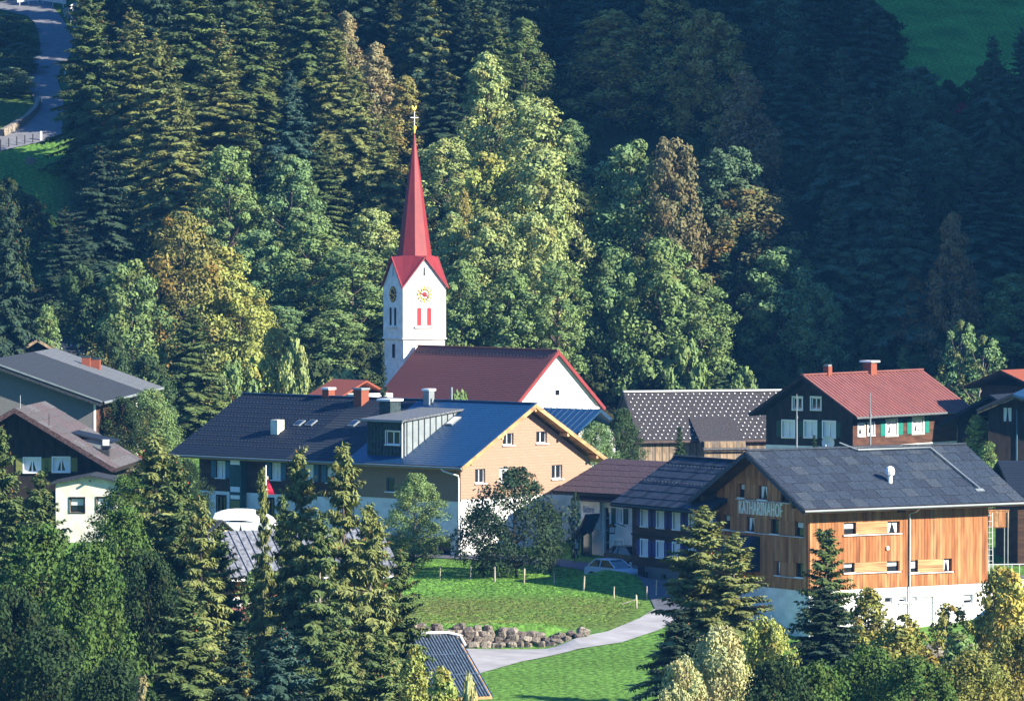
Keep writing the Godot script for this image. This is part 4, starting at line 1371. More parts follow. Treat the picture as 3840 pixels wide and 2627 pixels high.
func red_roof_house() -> void:
	var o := thing("red_roof_house", "dark timber house with red metal roof, white windows and green shutters", "house", Vector3(30.03, 16.25, -465), deg_to_rad(52))
	o.scale = Vector3.ONE * .969
	var L := 17.2
	var W := 9.65
	var hs := rects([[.85, 2.9, 1.0, 1.1], [2.4, 2.92, 1.0, 1.1], [5.4, 2.78, 1.75, 1.42], [9.75, 2.82, 1.75, 1.42]])
	facade(o, "wall", Vector3.ZERO, Vector3.RIGHT, PackedVector2Array([Vector2(0, 1.9), Vector2(L, 1.9), Vector2(L, 4.95), Vector2(0, 4.95)]), hs, M.redwood)
	for k in 4:
		win(o, Vector3.ZERO, Vector3.RIGHT, hs[k], {"cols": 1 if k < 2 else 2, "rows": 1, "t": .2, "casing": .14, "sill": true, "curtain": 2 if k < 2 else 1, "shutter": M.green_paint, "shutter_w": .8} if k > 1 else {"cols": 1, "t": .2, "casing": .12, "sill": true, "curtain": 1})
	facade(o, "plinth", Vector3(0, 0, .06), Vector3.RIGHT, PackedVector2Array([Vector2(0, -1.5), Vector2(L, -1.5), Vector2(L, 1.9), Vector2(0, 1.9)]), [], M.white)
	var go := Vector3(0, 0, -W)
	var gh := rects([[W - 6.63, 5.22, 1.0, 1.08], [W - 4.59, 5.26, 1.02, 1.08], [W - 7.79, 2.66, 1.3, 1.46], [W - 5.32, 2.72, 1.28, 1.44], [W - 3.25, 2.76, 1.28, 1.4]])
	facade(o, "gable_wall", go, Vector3.BACK, PackedVector2Array([Vector2(0, 1.9), Vector2(W, 1.9), Vector2(W, 4.95), Vector2(W * .5, 8.0), Vector2(0, 4.95)]), gh, M.darkwood)
	facade(o, "plinth", go + Vector3(-.06, 0, 0), Vector3.BACK, PackedVector2Array([Vector2(0, -1.5), Vector2(W, -1.5), Vector2(W, 1.9), Vector2(0, 1.9)]), [], M.white)
	for k in 5:
		var st := {"cols": 2, "casing": .13, "t": .1, "sill": true, "curtain": 2 if k > 1 else 0}
		if k > 1:
			st.shutter = M.darkgreen_paint
			st.shutter_w = .5
		win(o, go, Vector3.BACK, gh[k], st)
	facade(o, "gable_wall", Vector3(L, 0, 0), Vector3.FORWARD, PackedVector2Array([Vector2(0, -1), Vector2(W, -1), Vector2(W, 4.95), Vector2(W * .5, 8), Vector2(0, 4.95)]), [], M.darkwood)
	facade(o, "back_wall", Vector3(L, 0, -W), Vector3.LEFT, PackedVector2Array([Vector2(0, -1), Vector2(L, -1), Vector2(L, 4.95), Vector2(0, 4.95)]), [], M.darkwood)
	var half := W * .5 + 1.15
	var s := gable_roof(o, -1.2, 18.6, -W * .5, half, 4.72, 8.35, .2, M.metal_red, M.darkwood)
	seams(o, "roof_sheet", s[0], 34, [M.metal_red, M.metal_red_b, M.metal_red], .06)
	seams(o, "roof_sheet", s[1], 20, [M.metal_red])
	pbox(o, "ridge_cap", Vector3(8.7, 8.45, -W * .5), Vector3(19.8, .12, .4), M.metal_red)
	barge(o, -1.22, -W * .5, half, 4.72, 8.35, .28, M.darkwood)
	barge(o, 18.62, -W * .5, half, 4.72, 8.35, .28, M.darkwood)
	eave_gutter(o, s[0], M.roof_pale, .11)
	pipe(o, "downpipe", [Vector3(17.6, 4.5, 1.1), Vector3(17.2, 4.1, .3), Vector3(17.15, 3.9, .12), Vector3(17.15, 1, .12)], .055, M.steel)
	chimney(o, Vector3(2.94, 8.35, -W * .5), .6, .75, M.brick, M.zinc, .9)
	chimney(o, Vector3(9.83, 8.35, -W * .5), .95, .95, M.brick, M.paint_white, 1.45)


func spotted_barn() -> void:
	var o := thing("spotted_barn", "weathered plank barn with dark roof dotted by rows of pale snow hooks", "barn", Vector3(11.76, 14.4, -490), deg_to_rad(15))
	var L := 15.1
	var D := 9.4
	pbox(o, "wall_core", Vector3(L * .5, .8, -D * .5), Vector3(L - .1, 5.0, D - .1), M.darkwood)
	var mats := [M.greywood_a, M.greywood_b, M.greywood_c]
	boards(o, "board", Vector3.ZERO, Vector3.RIGHT, 0, 5.6, .33, [[-1, 3.25]], [], mats)
	boards(o, "board", Vector3.ZERO, Vector3.RIGHT, 9.7, L, .33, [[-1, 3.25]], [], mats)
	# the projecting bay
	pbox(o, "bay_core", Vector3(7.6, .9, 1.2), Vector3(3.9, 4.4, 2.5), M.greywood_b)
	boards(o, "board", Vector3(5.6, 0, 2.5), Vector3.RIGHT, 0, 4.0, .3, [[-1, 3.1]], rects([[1.7, .35, 1.7, 1.0]]), mats)
	pbox(o, "hatch", Vector3(8.1, .85, 2.47), Vector3(1.7, 1.0, .04), M.black)
	pbox(o, "hatch_lintel", Vector3(8.1, 1.42, 2.55), Vector3(1.9, .12, .1), M.greywood_c)
	facade(o, "gable_wall", Vector3(0, 0, -D), Vector3.BACK, PackedVector2Array([Vector2(0, -1), Vector2(D, -1), Vector2(D, 3.25), Vector2(D * .5, 7.2), Vector2(0, 3.25)]), [], M.greywood_b)
	facade(o, "gable_wall", Vector3(L, 0, 0), Vector3.FORWARD, PackedVector2Array([Vector2(0, -1), Vector2(D, -1), Vector2(D, 3.25), Vector2(D * .5, 7.2), Vector2(0, 3.25)]), [], M.greywood_b)
	var s := gable_roof(o, -.1, L + 1.5, -D * .5, D * .5 + .4, 3.1, 7.45, .18, M.roof_speck, M.greywood_b)
	courses(o, "roof_covering", s[0], 20, M.roof_speck)
	courses(o, "roof_covering", s[1], 20, M.roof_speck)
	var hk := MB.new()
	for row in 13:
		for k in 29:
			if rng.randf() < .08:
				continue
			hk.box(s[0].o + s[0].a * (.35 + k * .58 + (.29 if row % 2 else 0.0)) + s[0].dn * (.45 + row * .5 + rng.randf_range(-.05, .05)) + s[0].n * .13, Vector3(.10, .025, .14), slope_basis(s[0]))
	stuff(part(o, "snow_hooks", hk.mesh(), M.hook))
	pbox(o, "ridge_cap", Vector3(L * .5 + .7, 7.55, -D * .5), Vector3(L + 1.7, .14, .5), M.hook)
	barge(o, -.12, -D * .5, D * .5 + .4, 3.1, 7.45, .2, M.roof_pale)
	# roof of the bay, same pitch, a step above
	var rb := MB.new()
	var nn: Vector3 = s[0].n
	var st: Vector3 = Vector3(7.6, 3.1, .4) - s[0].dn * 3.0
	rb.box(st + s[0].dn * 2.6 + nn * .45, Vector3(4.3, .2, 5.3), slope_basis(s[0], -.16))
	part(o, "bay_roof", rb.mesh(), M.roof_speck)
	var h2 := MB.new()
	for row in 9:
		for k in 7:
			h2.box(st + s[0].a * (-1.8 + k * .58 + (.29 if row % 2 else 0.0)) + s[0].dn * (.4 + row * .55) + nn * (.17 + .06 * row), Vector3(.10, .025, .14), slope_basis(s[0], -.16))
	stuff(part(o, "snow_hooks", h2.mesh(), M.hook))
	pbox(o, "bay_gutter", Vector3(7.6, 2.42, 3.0), Vector3(4.4, .1, .14), M.roof_pale)
	pbox(o, "eave_board", Vector3(L * .5, 2.98, .45), Vector3(L + 1.4, .12, .12), M.roof_brown)


func grey_barn() -> void:
	var o := thing("grey_barn", "big grey shingled barn with low-pitched slate roof and a pale strip of roof slabs", "barn", Vector3(-33.3, 17, -421), deg_to_rad(85.5))
	var W := 17.0
	var L := 30.0
	var m := .353
	var eave := 6.75
	var ridge := eave + W * .5 * m
	facade(o, "gable_wall", Vector3(0, 0, -W), Vector3.BACK, PackedVector2Array([Vector2(0, -2), Vector2(W, -2), Vector2(W, eave), Vector2(W * .5, ridge), Vector2(0, eave)]), [], M.shingle_grey)
	facade(o, "side_wall", Vector3.ZERO, Vector3.RIGHT, PackedVector2Array([Vector2(0, -2), Vector2(L, -2), Vector2(L, eave), Vector2(0, eave)]), [], M.redwood)
	facade(o, "side_wall", Vector3(L, 0, -W), Vector3.LEFT, PackedVector2Array([Vector2(0, -2), Vector2(L, -2), Vector2(L, eave), Vector2(0, eave)]), [], M.redwood)
	facade(o, "gable_wall", Vector3(L, 0, 0), Vector3.FORWARD, PackedVector2Array([Vector2(0, -2), Vector2(W, -2), Vector2(W, eave), Vector2(W * .5, ridge), Vector2(0, eave)]), [], M.redwood)
	pbox(o, "wall_cladding", Vector3(24.5, 5.1, .06), Vector3(5, 3.0, .12), M.larch_a)
	pbox(o, "wall_cladding", Vector3(26.0, 2.2, .06), Vector3(6, 2.6, .12), M.red_paint)
	pbox(o, "corner_post", Vector3(.05, 3, .02), Vector3(.16, 7.4, .16), M.letter)
	pipe(o, "downpipe", [Vector3(19, 6.4, .5), Vector3(19, 1, .5)], .16, M.paint_white)
	var half := W * .5 + .8
	var e := ridge + .35 - half * m
	var s := gable_roof(o, -.9, L + 2.0, -W * .5, half, e, ridge + .35, .25, M.roof_grey, M.brownwood)
	courses(o, "roof_covering", s[0], 34, M.roof_grey, 0, 22.0)
	panels(o, "roof_slab", s[0], 3, 8, [M.roof_pale], .08, false, 22.1, -1, .03, .05, .01)
	courses(o, "roof_covering", s[1], 30, M.roof_grey)
	barge(o, -.93, -W * .5, half, e, ridge + .35, .42, M.roof_grey)
	barge(o, -1.0, -W * .5, half, e + .06, ridge + .41, .12, M.zinc)
	eave_gutter(o, s[0], M.zinc, .12)
	var q := func(a: float, t: float) -> Vector3: return s[0].o + s[0].a * a + s[0].dn * t
	chimney(o, q.call(27, 3.9), .7, .7, M.brick, M.zinc_dark, 1.0)
	chimney(o, q.call(27.5, 4.7), .7, .8, M.brick, M.zinc_dark, 1.0)


func dark_gable_house() -> void:
	var o := thing("dark_gable_house", "dark boarded house with weathered roof and olive shutters beside two white windows", "house", Vector3(-29.2, 14.5, -376), deg_to_rad(85.5))
	var W := 12.2
	var L := 11.0
	var m := .594
	var eave := 6.65
	var ridge := eave + W * .5 * m
	var go := Vector3(0, 0, -W)
	var gh := rects([[W - 5.62, 6.0, 1.16, 1.0], [W - 3.54, 6.05, 1.18, 1.0]])
	facade(o, "gable_wall", go, Vector3.BACK, PackedVector2Array([Vector2(0, -1.5), Vector2(W, -1.5), Vector2(W, eave), Vector2(W * .5, ridge), Vector2(0, eave)]), gh, M.darkwood)
	for r in gh:
		win(o, go, Vector3.BACK, r, {"cols": 2, "casing": .09, "t": .08, "sill": true, "curtain": 1, "shutter": M.olive_paint, "shutter_w": .48})
	facade(o, "side_wall", Vector3.ZERO, Vector3.RIGHT, PackedVector2Array([Vector2(0, -1.5), Vector2(L, -1.5), Vector2(L, eave), Vector2(0, eave)]), [], M.darkwood)
	facade(o, "side_wall", Vector3(L, 0, -W), Vector3.LEFT, PackedVector2Array([Vector2(0, -1.5), Vector2(L, -1.5), Vector2(L, eave), Vector2(0, eave)]), [], M.darkwood)
	facade(o, "gable_wall", Vector3(L, 0, 0), Vector3.FORWARD, PackedVector2Array([Vector2(0, -1.5), Vector2(W, -1.5), Vector2(W, eave), Vector2(W * .5, ridge), Vector2(0, eave)]), [], M.darkwood)
	var half := W * .5 + 1.1
	var top := ridge + .3
	var s := gable_roof(o, -1.2, L + .8, -W * .5, half, top - half * m, top, .22, M.roof_pale, M.darkwood)
	panels(o, "roof_slab", s[0], 6, 9, [M.roof_old, M.roof_old_b, M.roof_old_c], .03, true)
	panels(o, "roof_slab", s[1], 6, 9, [M.roof_grey], .04, true)
	barge(o, -1.23, -W * .5, half, top - half * m, top, .3, M.roof_brown)
	pipe(o, "roof_rod", [s[0].o + s[0].a * 1.5 + s[0].dn * .2, s[0].o + s[0].a * 1.5 + s[0].dn * .2 + Vector3.UP * 1.0], .02, M.steel, 5)
	pipe(o, "roof_rod", [s[0].o + s[0].a * 1.5 + s[0].dn * 2.6, s[0].o + s[0].a * 1.5 + s[0].dn * 2.6 + Vector3.UP * .9], .025, M.black, 5)
	chimney(o, s[0].o + s[0].a * 4.0 + s[0].dn * 6.9, .5, .55, M.slate_strip, M.slate_dark, 1.3)
	pbox(o, "chimney_hood", s[0].o + s[0].a * 4.0 + s[0].dn * 6.9 + Vector3.UP * .95, Vector3(.4, .4, .4), M.paint_white)
	pbox(o, "shed_dormer", s[0].o + s[0].a * 6.5 + s[0].dn * 5.5 + Vector3(0, .55, 0), Vector3(4, .12, 3.2), M.slate_dark, Basis(Vector3.RIGHT, .22))
	pbox(o, "dormer_side", s[0].o + s[0].a * 4.7 + s[0].dn * 5.7 + Vector3(0, .2, 0), Vector3(.08, .7, 2.4), M.zinc)


func cream_annex() -> void:
	var o := thing("cream_annex", "cream rendered annex with shallow grey roof in front of the dark boarded gable", "annex", Vector3(-27.2, 14.2, -371), deg_to_rad(88))
	var W := 4.9
	var D := 3.6
	var gh := rects([[W - 3.9, 3.75, 1.02, 1.02], [W - 2.0, 3.8, 1.1, 1.0]])
	var go := Vector3(0, 0, -W)
	facade(o, "front_wall", go, Vector3.BACK, PackedVector2Array([Vector2(0, -1), Vector2(W, -1), Vector2(W, 5.95), Vector2(W * .5, 6.3), Vector2(0, 5.8)]), gh, M.cream)
	for k in 2:
		win(o, go, Vector3.BACK, gh[k], {"cols": 1, "frame": M.darkwood, "casing": .07, "depth": .22, "blind": .45 if k == 0 else 0.0, "curtain": 2 if k == 1 else 0})
	facade(o, "side_wall", Vector3.ZERO, Vector3.RIGHT, PackedVector2Array([Vector2(0, -1), Vector2(D, -1), Vector2(D, 5.9), Vector2(0, 5.9)]), [], M.cream)
	facade(o, "side_wall", Vector3(D, 0, -W), Vector3.LEFT, PackedVector2Array([Vector2(0, -1), Vector2(D, -1), Vector2(D, 5.9), Vector2(0, 5.9)]), [], M.cream)
	gable_roof(o, -.4, D + .5, -W * .5, W * .5 + .3, 5.88, 6.42, .16, M.roof_grey, M.roof_grey)
	pbox(o, "beam_end", Vector3(-.3, 5.98, -W * .5), Vector3(.3, .12, .12), M.black)


func far_dark_houses() -> void:
	var o := thing("hillside_house", "small dark house with pale gable edges and white chimney behind the grey barn", "house", Vector3(-51.5, 19, -489), deg_to_rad(-75))
	var L := 20.0
	var W := 8.0
	pbox(o, "wall_core", Vector3(L * .5, 3.2, -W * .5), Vector3(L, 7, W - .2), M.darkwood)
	facade(o, "gable_wall", Vector3(L + .02, 0, 0), Vector3.FORWARD, PackedVector2Array([Vector2(0, 0), Vector2(W, 0), Vector2(W, 6.0), Vector2(W * .5, 8.3), Vector2(0, 6.0)]), [], M.darkwood)
	var s := gable_roof(o, 0, L + .9, -W * .5, W * .5 + .6, 5.7, 8.5, .2, M.slate_dark)
	courses(o, "roof_covering", s[0], 18, M.slate_dark)
	courses(o, "roof_covering", s[1], 18, M.slate_dark)
	barge(o, L + .93, -W * .5, W * .5 + .6, 5.7, 8.5, .24, M.greywood_c)
	chimney(o, Vector3(8.5, 8.2, -W * .5), .62, 1.2, M.white, M.greywood_c, 1.5)
	var q := thing("speckled_cottage", "low dark-roofed cottage with a few pale roof hooks behind the grey barn's chimneys", "house", Vector3(-42.6, 21, -482), deg_to_rad(6))
	pbox(q, "wall_core", Vector3(1.5, 2.0, -2.5), Vector3(4, 5, 5), M.darkwood)
	var s2 := gable_roof(q, -.9, 3.7, -2.5, 3.1, 4.1, 6.3, .18, M.slate_strip)
	courses(q, "roof_covering", s2[0], 8, M.slate_strip)
	courses(q, "roof_covering", s2[1], 8, M.slate_strip)
	var hk := MB.new()
	for k in 9:
		hk.box(s2[0].o + s2[0].a * (1.2 + (k * 37 % 30) * .1) + s2[0].dn * (.9 + (k * 53 % 22) * .1) + s2[0].n * .12, Vector3(.14, .04, .2), slope_basis(s2[0]))
	stuff(part(q, "snow_hooks", hk.mesh(), M.hook))


func right_houses() -> void:
	var o := thing("shadowed_house", "shadowed dark timber house with blue slate roof beside the yellow-green shrub", "house", Vector3(47.9, 16, -440), deg_to_rad(80))
	var W := 8.2
	var L := 12.0
	var go := Vector3(0, 0, -W)
	var gh := rects([[1.2, 4.4, .8, 2.2]])
	facade(o, "gable_wall", go, Vector3.BACK, PackedVector2Array([Vector2(0, -3), Vector2(W, -3), Vector2(W, 5.7), Vector2(W * .26, 7.3), Vector2(0, 6.3)]), gh, M.darkwood)
	win(o, go, Vector3.BACK, gh[0], {"cols": 2, "frame": M.brownwood, "curtain": 1})
	pipe(o, "downpipe", [Vector3(-.1, 6.4, -W + 2.4), Vector3(-.1, -1, -W + 2.4)], .06, M.bluegrey_paint)
	pbox(o, "wall_core", Vector3(L * .5 + .1, 1.2, -W * .5), Vector3(L, 8.4, W - .1), M.darkwood)
	# two slopes of unequal width
	var rx := -W * .74
	for sg in [[1.0, W * .74 + .9, 1.95], [-1.0, W * .26 + .9, 1.3]]:
		var dn := Vector3(0, -sg[2], sg[1] * sg[0])
		var l := dn.length()
		dn /= l
		var a := Vector3(sg[0], 0, 0)
		var nn := dn.cross(a).normalized()
		pbox(o, "roof_slope", Vector3(L * .5, 7.75, rx) + dn * (l * .5) - nn * .1, Vector3(L + 2.6, .2, l), M.slate_blue if sg[0] > 0 else M.slate_dark, Basis(a, nn, a.cross(nn)))
		pbox(o, "bargeboard", Vector3(-.86, 7.6, rx) + dn * (l * .5) - nn * .1, Vector3(.06, .3, l), M.greywood_b, Basis(a, nn, a.cross(nn)))
	var q := thing("orange_attic_house", "house with red tiled roof over orange boards at the picture's edge above the dark roofs", "house", Vector3(47.0, 19.9, -472), deg_to_rad(52))
	pbox(q, "wall_core", Vector3(5, .5, -3), Vector3(10, 5.6, 5.8), M.darkwood)
	facade(q, "wall", Vector3(0, 0, .0), Vector3.RIGHT, PackedVector2Array([Vector2(0, 0), Vector2(10, 0), Vector2(10, 3.4), Vector2(0, 3.4)]), [], M.larch_c)
	var s := gable_roof(q, -1.5, 11, -3, 3.9, 3.2, 4.7, .2, M.tile_orange, M.darkwood)
	courses(q, "roof_tiles", s[0], 12, M.tile_orange)
	courses(q, "roof_tiles", s[1], 12, M.tile_orange)
	eave_gutter(q, s[0], M.paint_white, .09)
	pipe(q, "downpipe", [Vector3(-1.4, 3.1, 1.0), Vector3(-.6, 2.9, .7), Vector3(.1, 2.5, .15), Vector3(.1, .3, .15)], .07, M.paint_white)
	var k := thing("skylight_house", "low black-roofed building with two skylights between the red-roofed house and the edge", "house", Vector3(45.2, 16.8, -455), deg_to_rad(60))
	pbox(k, "wall_core", Vector3(5, 1, -4), Vector3(10, 6, 7), M.darkwood)
	var s2 := gable_roof(k, -1.0, 11, -4, 4.8, 3.6, 6.2, .2, M.slate_dark)
	courses(k, "roof_covering", s2[0], 12, M.slate_dark)
	courses(k, "roof_covering", s2[1], 12, M.slate_dark)
	for w in [[2.6, 3.6], [4.6, 2.6]]:
		pbox(k, "skylight", s2[1].o + s2[1].a * (12 - w[0]) + s2[1].dn * w[1] + s2[1].n * .1, Vector3(.7, .12, .9), M.zinc, slope_basis(s2[1]))
		pbox(k, "skylight", s2[0].o + s2[0].a * w[0] + s2[0].dn * w[1] + s2[0].n * .1, Vector3(.8, .12, 1.0), M.curtain, slope_basis(s2[0]))
	var h := thing("brown_edge_house", "tall dark brown house wall cut off by the edge beyond the play platform", "house", Vector3(37.2, 12, -386), deg_to_rad(8))
	facade(h, "wall", Vector3.ZERO, Vector3.RIGHT, PackedVector2Array([Vector2(-.2, -2), Vector2(10, -2), Vector2(10, 6.6), Vector2(-.2, 6.6)]), [], M.brownwood)
	pbox(h, "wall_core", Vector3(5, 2, -4), Vector3(10, 9, 7.9), M.brownwood)
	var s3 := gable_roof(h, -.8, 11, -4, 4.9, 6.3, 8.6, .2, M.slate_dark)
	courses(h, "roof_covering", s3[0], 14, M.slate_dark)
	courses(h, "roof_covering", s3[1], 14, M.slate_dark)


func near_roofs() -> void:
	var o := thing("seam_roof_house", "low house with grey standing-seam roof and orange-and-white wall behind the near spruces", "house", Vector3(-18.2, 12.0, -341), deg_to_rad(18))
	var L := 10.4
	var D := 8.8
	facade(o, "wall", Vector3(.4, 0, -.9), Vector3.RIGHT, PackedVector2Array([Vector2(0, -1), Vector2(L, -1), Vector2(L, 2.2), Vector2(0, 2.2)]), rects([[4.2, .5, .9, 1.0], [7.2, .5, .9, 1.0]]), M.white)
	for x in [4.2, 7.2]:
		win(o, Vector3(.4, 0, -.9), Vector3.RIGHT, Rect2(x, .5, .9, 1.0), {"cols": 2, "sill": true})
	facade(o, "upper_wall", Vector3(.4, 0, -.86), Vector3.RIGHT, PackedVector2Array([Vector2(0, 2.2), Vector2(L, 2.2), Vector2(L, 3.6), Vector2(0, 3.6)]), [], M.larch_b)
	facade(o, "gable_wall", Vector3(.4, 0, -D), Vector3.BACK, PackedVector2Array([Vector2(0, -1), Vector2(D - .9, -1), Vector2(D - .9, 3.6), Vector2(D * .5, 5.7), Vector2(0, 3.6)]), [], M.larch_c)
	facade(o, "gable_wall", Vector3(.4 + L, 0, -.9), Vector3.FORWARD, PackedVector2Array([Vector2(0, -1), Vector2(D - .9, -1), Vector2(D - .9, 3.6), Vector2(D * .5 - .9, 5.7), Vector2(0, 3.6)]), [], M.larch_c)
	var s := gable_roof(o, -.4, L + 1.2, -5.2, 5.6, 3.45, 6.15, .18, M.metal_grey, M.timber)
	seams(o, "roof_sheet", s[0], 22, [M.metal_grey], .07)
	seams(o, "roof_sheet", s[1], 22, [M.metal_grey], .07)
	eave_gutter(o, s[0], M.paint_white, .08)
	pbox(o, "porch_roof", Vector3(2.4, 1.2, .4), Vector3(4.6, .1, 2.2), M.metal_red, Basis(Vector3.RIGHT, .32))
	for x in [.3, 4.5]:
		pbox(o, "porch_post", Vector3(x, -.2, 1.2), Vector3(.12, 2.2, .12), M.timber)
	pbox(o, "porch_rail", Vector3(2.4, -.3, 1.3), Vector3(4.4, .1, .1), M.red_paint)
	var q := thing("corrugated_shed", "shed with steep blue-grey corrugated roof above the yellow bush by the driveway", "shed", Vector3(-6.64, 6.0, -321.6), deg_to_rad(22))
	pbox(q, "wall_core", Vector3(2.7, 1.6, -3.4), Vector3(4.6, 4.2, 5.0), M.larch_c)
	var s2 := gable_roof(q, 0, 5.5, -5.0, 5.9, 3.55, 6.9, .16, M.metal_blue, M.timber)
	var cb := MB.new()
	for k in 27:
		cb.box(s2[0].o + s2[0].a * (.1 + k * .2) + s2[0].dn * (s2[0].ld * .5) + s2[0].n * .05, Vector3(.09, .06, s2[0].ld), slope_basis(s2[0]))
	part(q, "roof_ribs", cb.mesh(), M.metal_blue)
	for y in [2.2, 4.4]:
		pbox(q, "sheet_lap", s2[0].o + s2[0].a * 2.75 + s2[0].dn * y + s2[0].n * .05, Vector3(5.5, .05, .06), M.metal_blue, slope_basis(s2[0]))
	barge(q, 5.52, -5.0, 5.9, 3.55, 6.9, .2, M.slate_blue)
	var at: Vector3 = Vector3(1.8, 6.9, -5.0)
	pipe(q, "ridge_pipe", [at + Vector3(-1.7, .15, .1), at + Vector3(3.0, .15, .1), at + Vector3(3.7, -.05, .5), at + Vector3(3.8, -.6, 1.1)], .09, M.paint_white)


# ---------------------------------------------------------------- smaller things
func car(label: String, at: Vector3, turn: float, paint: Material) -> void:
	var o := thing("parked_car", label, "car", at, turn, "cars parked in the lane")
	var b := MB.new()
	var side := PackedVector2Array([Vector2(-2.1, .35), Vector2(-2.15, .62), Vector2(-2.0, .82), Vector2(-1.1, .93), Vector2(1.5, .97), Vector2(2.05, .9), Vector2(2.12, .6), Vector2(2.08, .35), Vector2(1.72, .3), Vector2(1.55, .55), Vector2(1.25, .62), Vector2(.95, .5), Vector2(.85, .28), Vector2(-.85, .28), Vector2(-.98, .5), Vector2(-1.28, .62), Vector2(-1.58, .5), Vector2(-1.72, .3)])
	b.prism(side, Vector3(0, 0, .84), Vector3.RIGHT, Vector3.UP, 1.68)
	part(o, "body", b.mesh(), paint)
	var g := MB.new()
	var lo := [Vector3(-1.25, .93, .80), Vector3(1.75, .96, .80), Vector3(1.75, .96, -.80), Vector3(-1.25, .93, -.80)]
	var hi := [Vector3(-.35, 1.44, .62), Vector3(1.15, 1.46, .62), Vector3(1.15, 1.46, -.62), Vector3(-.35, 1.44, -.62)]
	for k in 4:
		g.quad(lo[k], lo[(k + 1) % 4], hi[(k + 1) % 4], hi[k])
	part(o, "cabin_glass", g.mesh(), M.glass)
	pbox(o, "car_roof", Vector3(.4, 1.475, 0), Vector3(1.62, .06, 1.28), paint)
	var pb := MB.new()
	for sgn in [1.0, -1.0]:
		for seg in [[Vector3(-1.25, .93, .8), Vector3(-.35, 1.46, .62)], [Vector3(.45, .95, .81), Vector3(.45, 1.46, .63)], [Vector3(1.75, .96, .8), Vector3(1.15, 1.46, .62)]]:
			var a: Vector3 = seg[0]
			var e: Vector3 = seg[1]
			a.z *= sgn
			e.z *= sgn
			pb.tube([a, e], [.05, .045], 5)
	part(o, "roof_pillars", pb.mesh(), paint)
	for x in [-1.28, 1.27]:
		for z in [.74, -.74]:
			var wb := MB.new()
			wb.tube([Vector3(0, 0, -.1), Vector3(0, 0, .1)], [.31, .31], 16)
			wb.fan([Vector3(.2, 0, -.101), Vector3(0, -.2, -.101), Vector3(-.2, 0, -.101), Vector3(0, .2, -.101)])
			var wh := part(o, "wheel", wb.mesh(), M.rubber)
			wh.position = Vector3(x, .31, z)
			pbox(wh, "rim", Vector3(0, 0, .1 if z > 0 else -.1), Vector3(.3, .3, .03), M.steel)
	for z in [.6, -.6]:
		pbox(o, "headlight", Vector3(-2.06, .7, z), Vector3(.14, .12, .3), M.hook)
		pbox(o, "tail_light", Vector3(2.07, .75, z), Vector3(.08, .16, .24), M.red_paint)


func rock_mesh(sd: int) -> ArrayMesh:
	var g := RandomNumberGenerator.new()
	g.seed = sd
	var b := MB.new()
	var planes := []
	for ax in [Vector3.RIGHT, Vector3.LEFT, Vector3.UP, Vector3.DOWN, Vector3.BACK, Vector3.FORWARD]:
		planes.append([(ax + Vector3(g.randfn(), g.randfn(), g.randfn()) * .16).normalized(), g.randf_range(.38, .48)])
	for k in 6:
		var n := Vector3(g.randfn(), g.randfn(), g.randfn()).normalized()
		planes.append([n, g.randf_range(.46, .58)])
	var at := func(dir: Vector3) -> Vector3:
		var r := .70
		for p in planes:
			var q: float = dir.dot(p[0])
			if q > .05:
				r = minf(r, p[1] / q)
		return dir * r
	var rows := 7
	var cols := 12
	for i in rows:
		for j in cols:
			var q := []
			for c in [[i, j], [i, j + 1], [i + 1, j + 1], [i + 1, j]]:
				var th: float = PI * c[0] / rows
				var ph: float = TAU * (c[1] % cols) / cols
				q.append(at.call(Vector3(sin(th) * cos(ph), cos(th), sin(th) * sin(ph))))
			if i == 0:
				b.fan([q[3], q[0], q[2]])
			elif i == rows - 1:
				b.fan([q[1], q[0], q[3]])
			else:
				b.fan([q[1], q[0], q[3]])
				b.fan([q[1], q[3], q[2]])
	return b.mesh()


func stone_wall() -> void:
	var rocks := []
	for k in 7:
		rocks.append(rock_mesh(900 + k))
	var o := thing("stone_wall", "rough retaining wall of big tumbled stones holding the bank above the driveway", "wall", Vector3(-1.0, 10.2, -353.0))
	var x := -7.6
	while x < 4.6:
		var f := clampf((x + 7.0) / 11.0, 0, 1)
		var tall := lerpf(1.3, .4, f * f)
		var y := 0.0
		var row := 0
		while y < tall:
			var h := rng.randf_range(.30, .62) * (1.0 if tall > .8 else .7)
			var w := rng.randf_range(.5, .95)
			var wx := x + rng.randf_range(-.15, .15) + (.3 if row % 2 else 0.0)
			var dd := 352.7 + .55 * smoothstep(-2.0, 4.0, wx) * .6 + row * .28
			var p := part(o, "stone", rocks[rng.randi() % 7], [M.rock_a, M.rock_b, M.rock_c][rng.randi() % 3])
			p.transform = Transform3D(Basis(Vector3.UP, rng.randf_range(-.3, .3) + PI * (rng.randi() % 2)) * Basis(Vector3.BACK, rng.randf_range(-.25, .25)) * Basis.from_scale(Vector3(w * 1.12, h * 1.2, w * 1.0)), Vector3(wx + 1.0, ground(wx, 352.4) - 10.2 + y + h * .4, -dd + 353.0))
			y += h * .82
			row += 1
		x += rng.randf_range(.5, .72)
	for k in 6:
		var bp := on(28.5 + k * .85, 357.5 + (k % 3) * .7, .25)
		var q := part(self, "boulder", rocks[k % 7], [M.rock_c, M.rock_a][k % 2])
		q.transform = Transform3D(Basis(Vector3.UP, k * 1.3) * Basis.from_scale(Vector3(1.5 + .3 * (k % 2), 1.3, 1.3)), bp)
		tag(q, ["pale boulder at the near end of the row below the white basement", "second boulder in the row below the white basement", "third boulder in the row below the white basement", "fourth boulder in the row below the white basement", "fifth boulder in the row below the white basement", "last boulder of the row by the yellow saplings"][k], "boulder", "boulders below the basement")


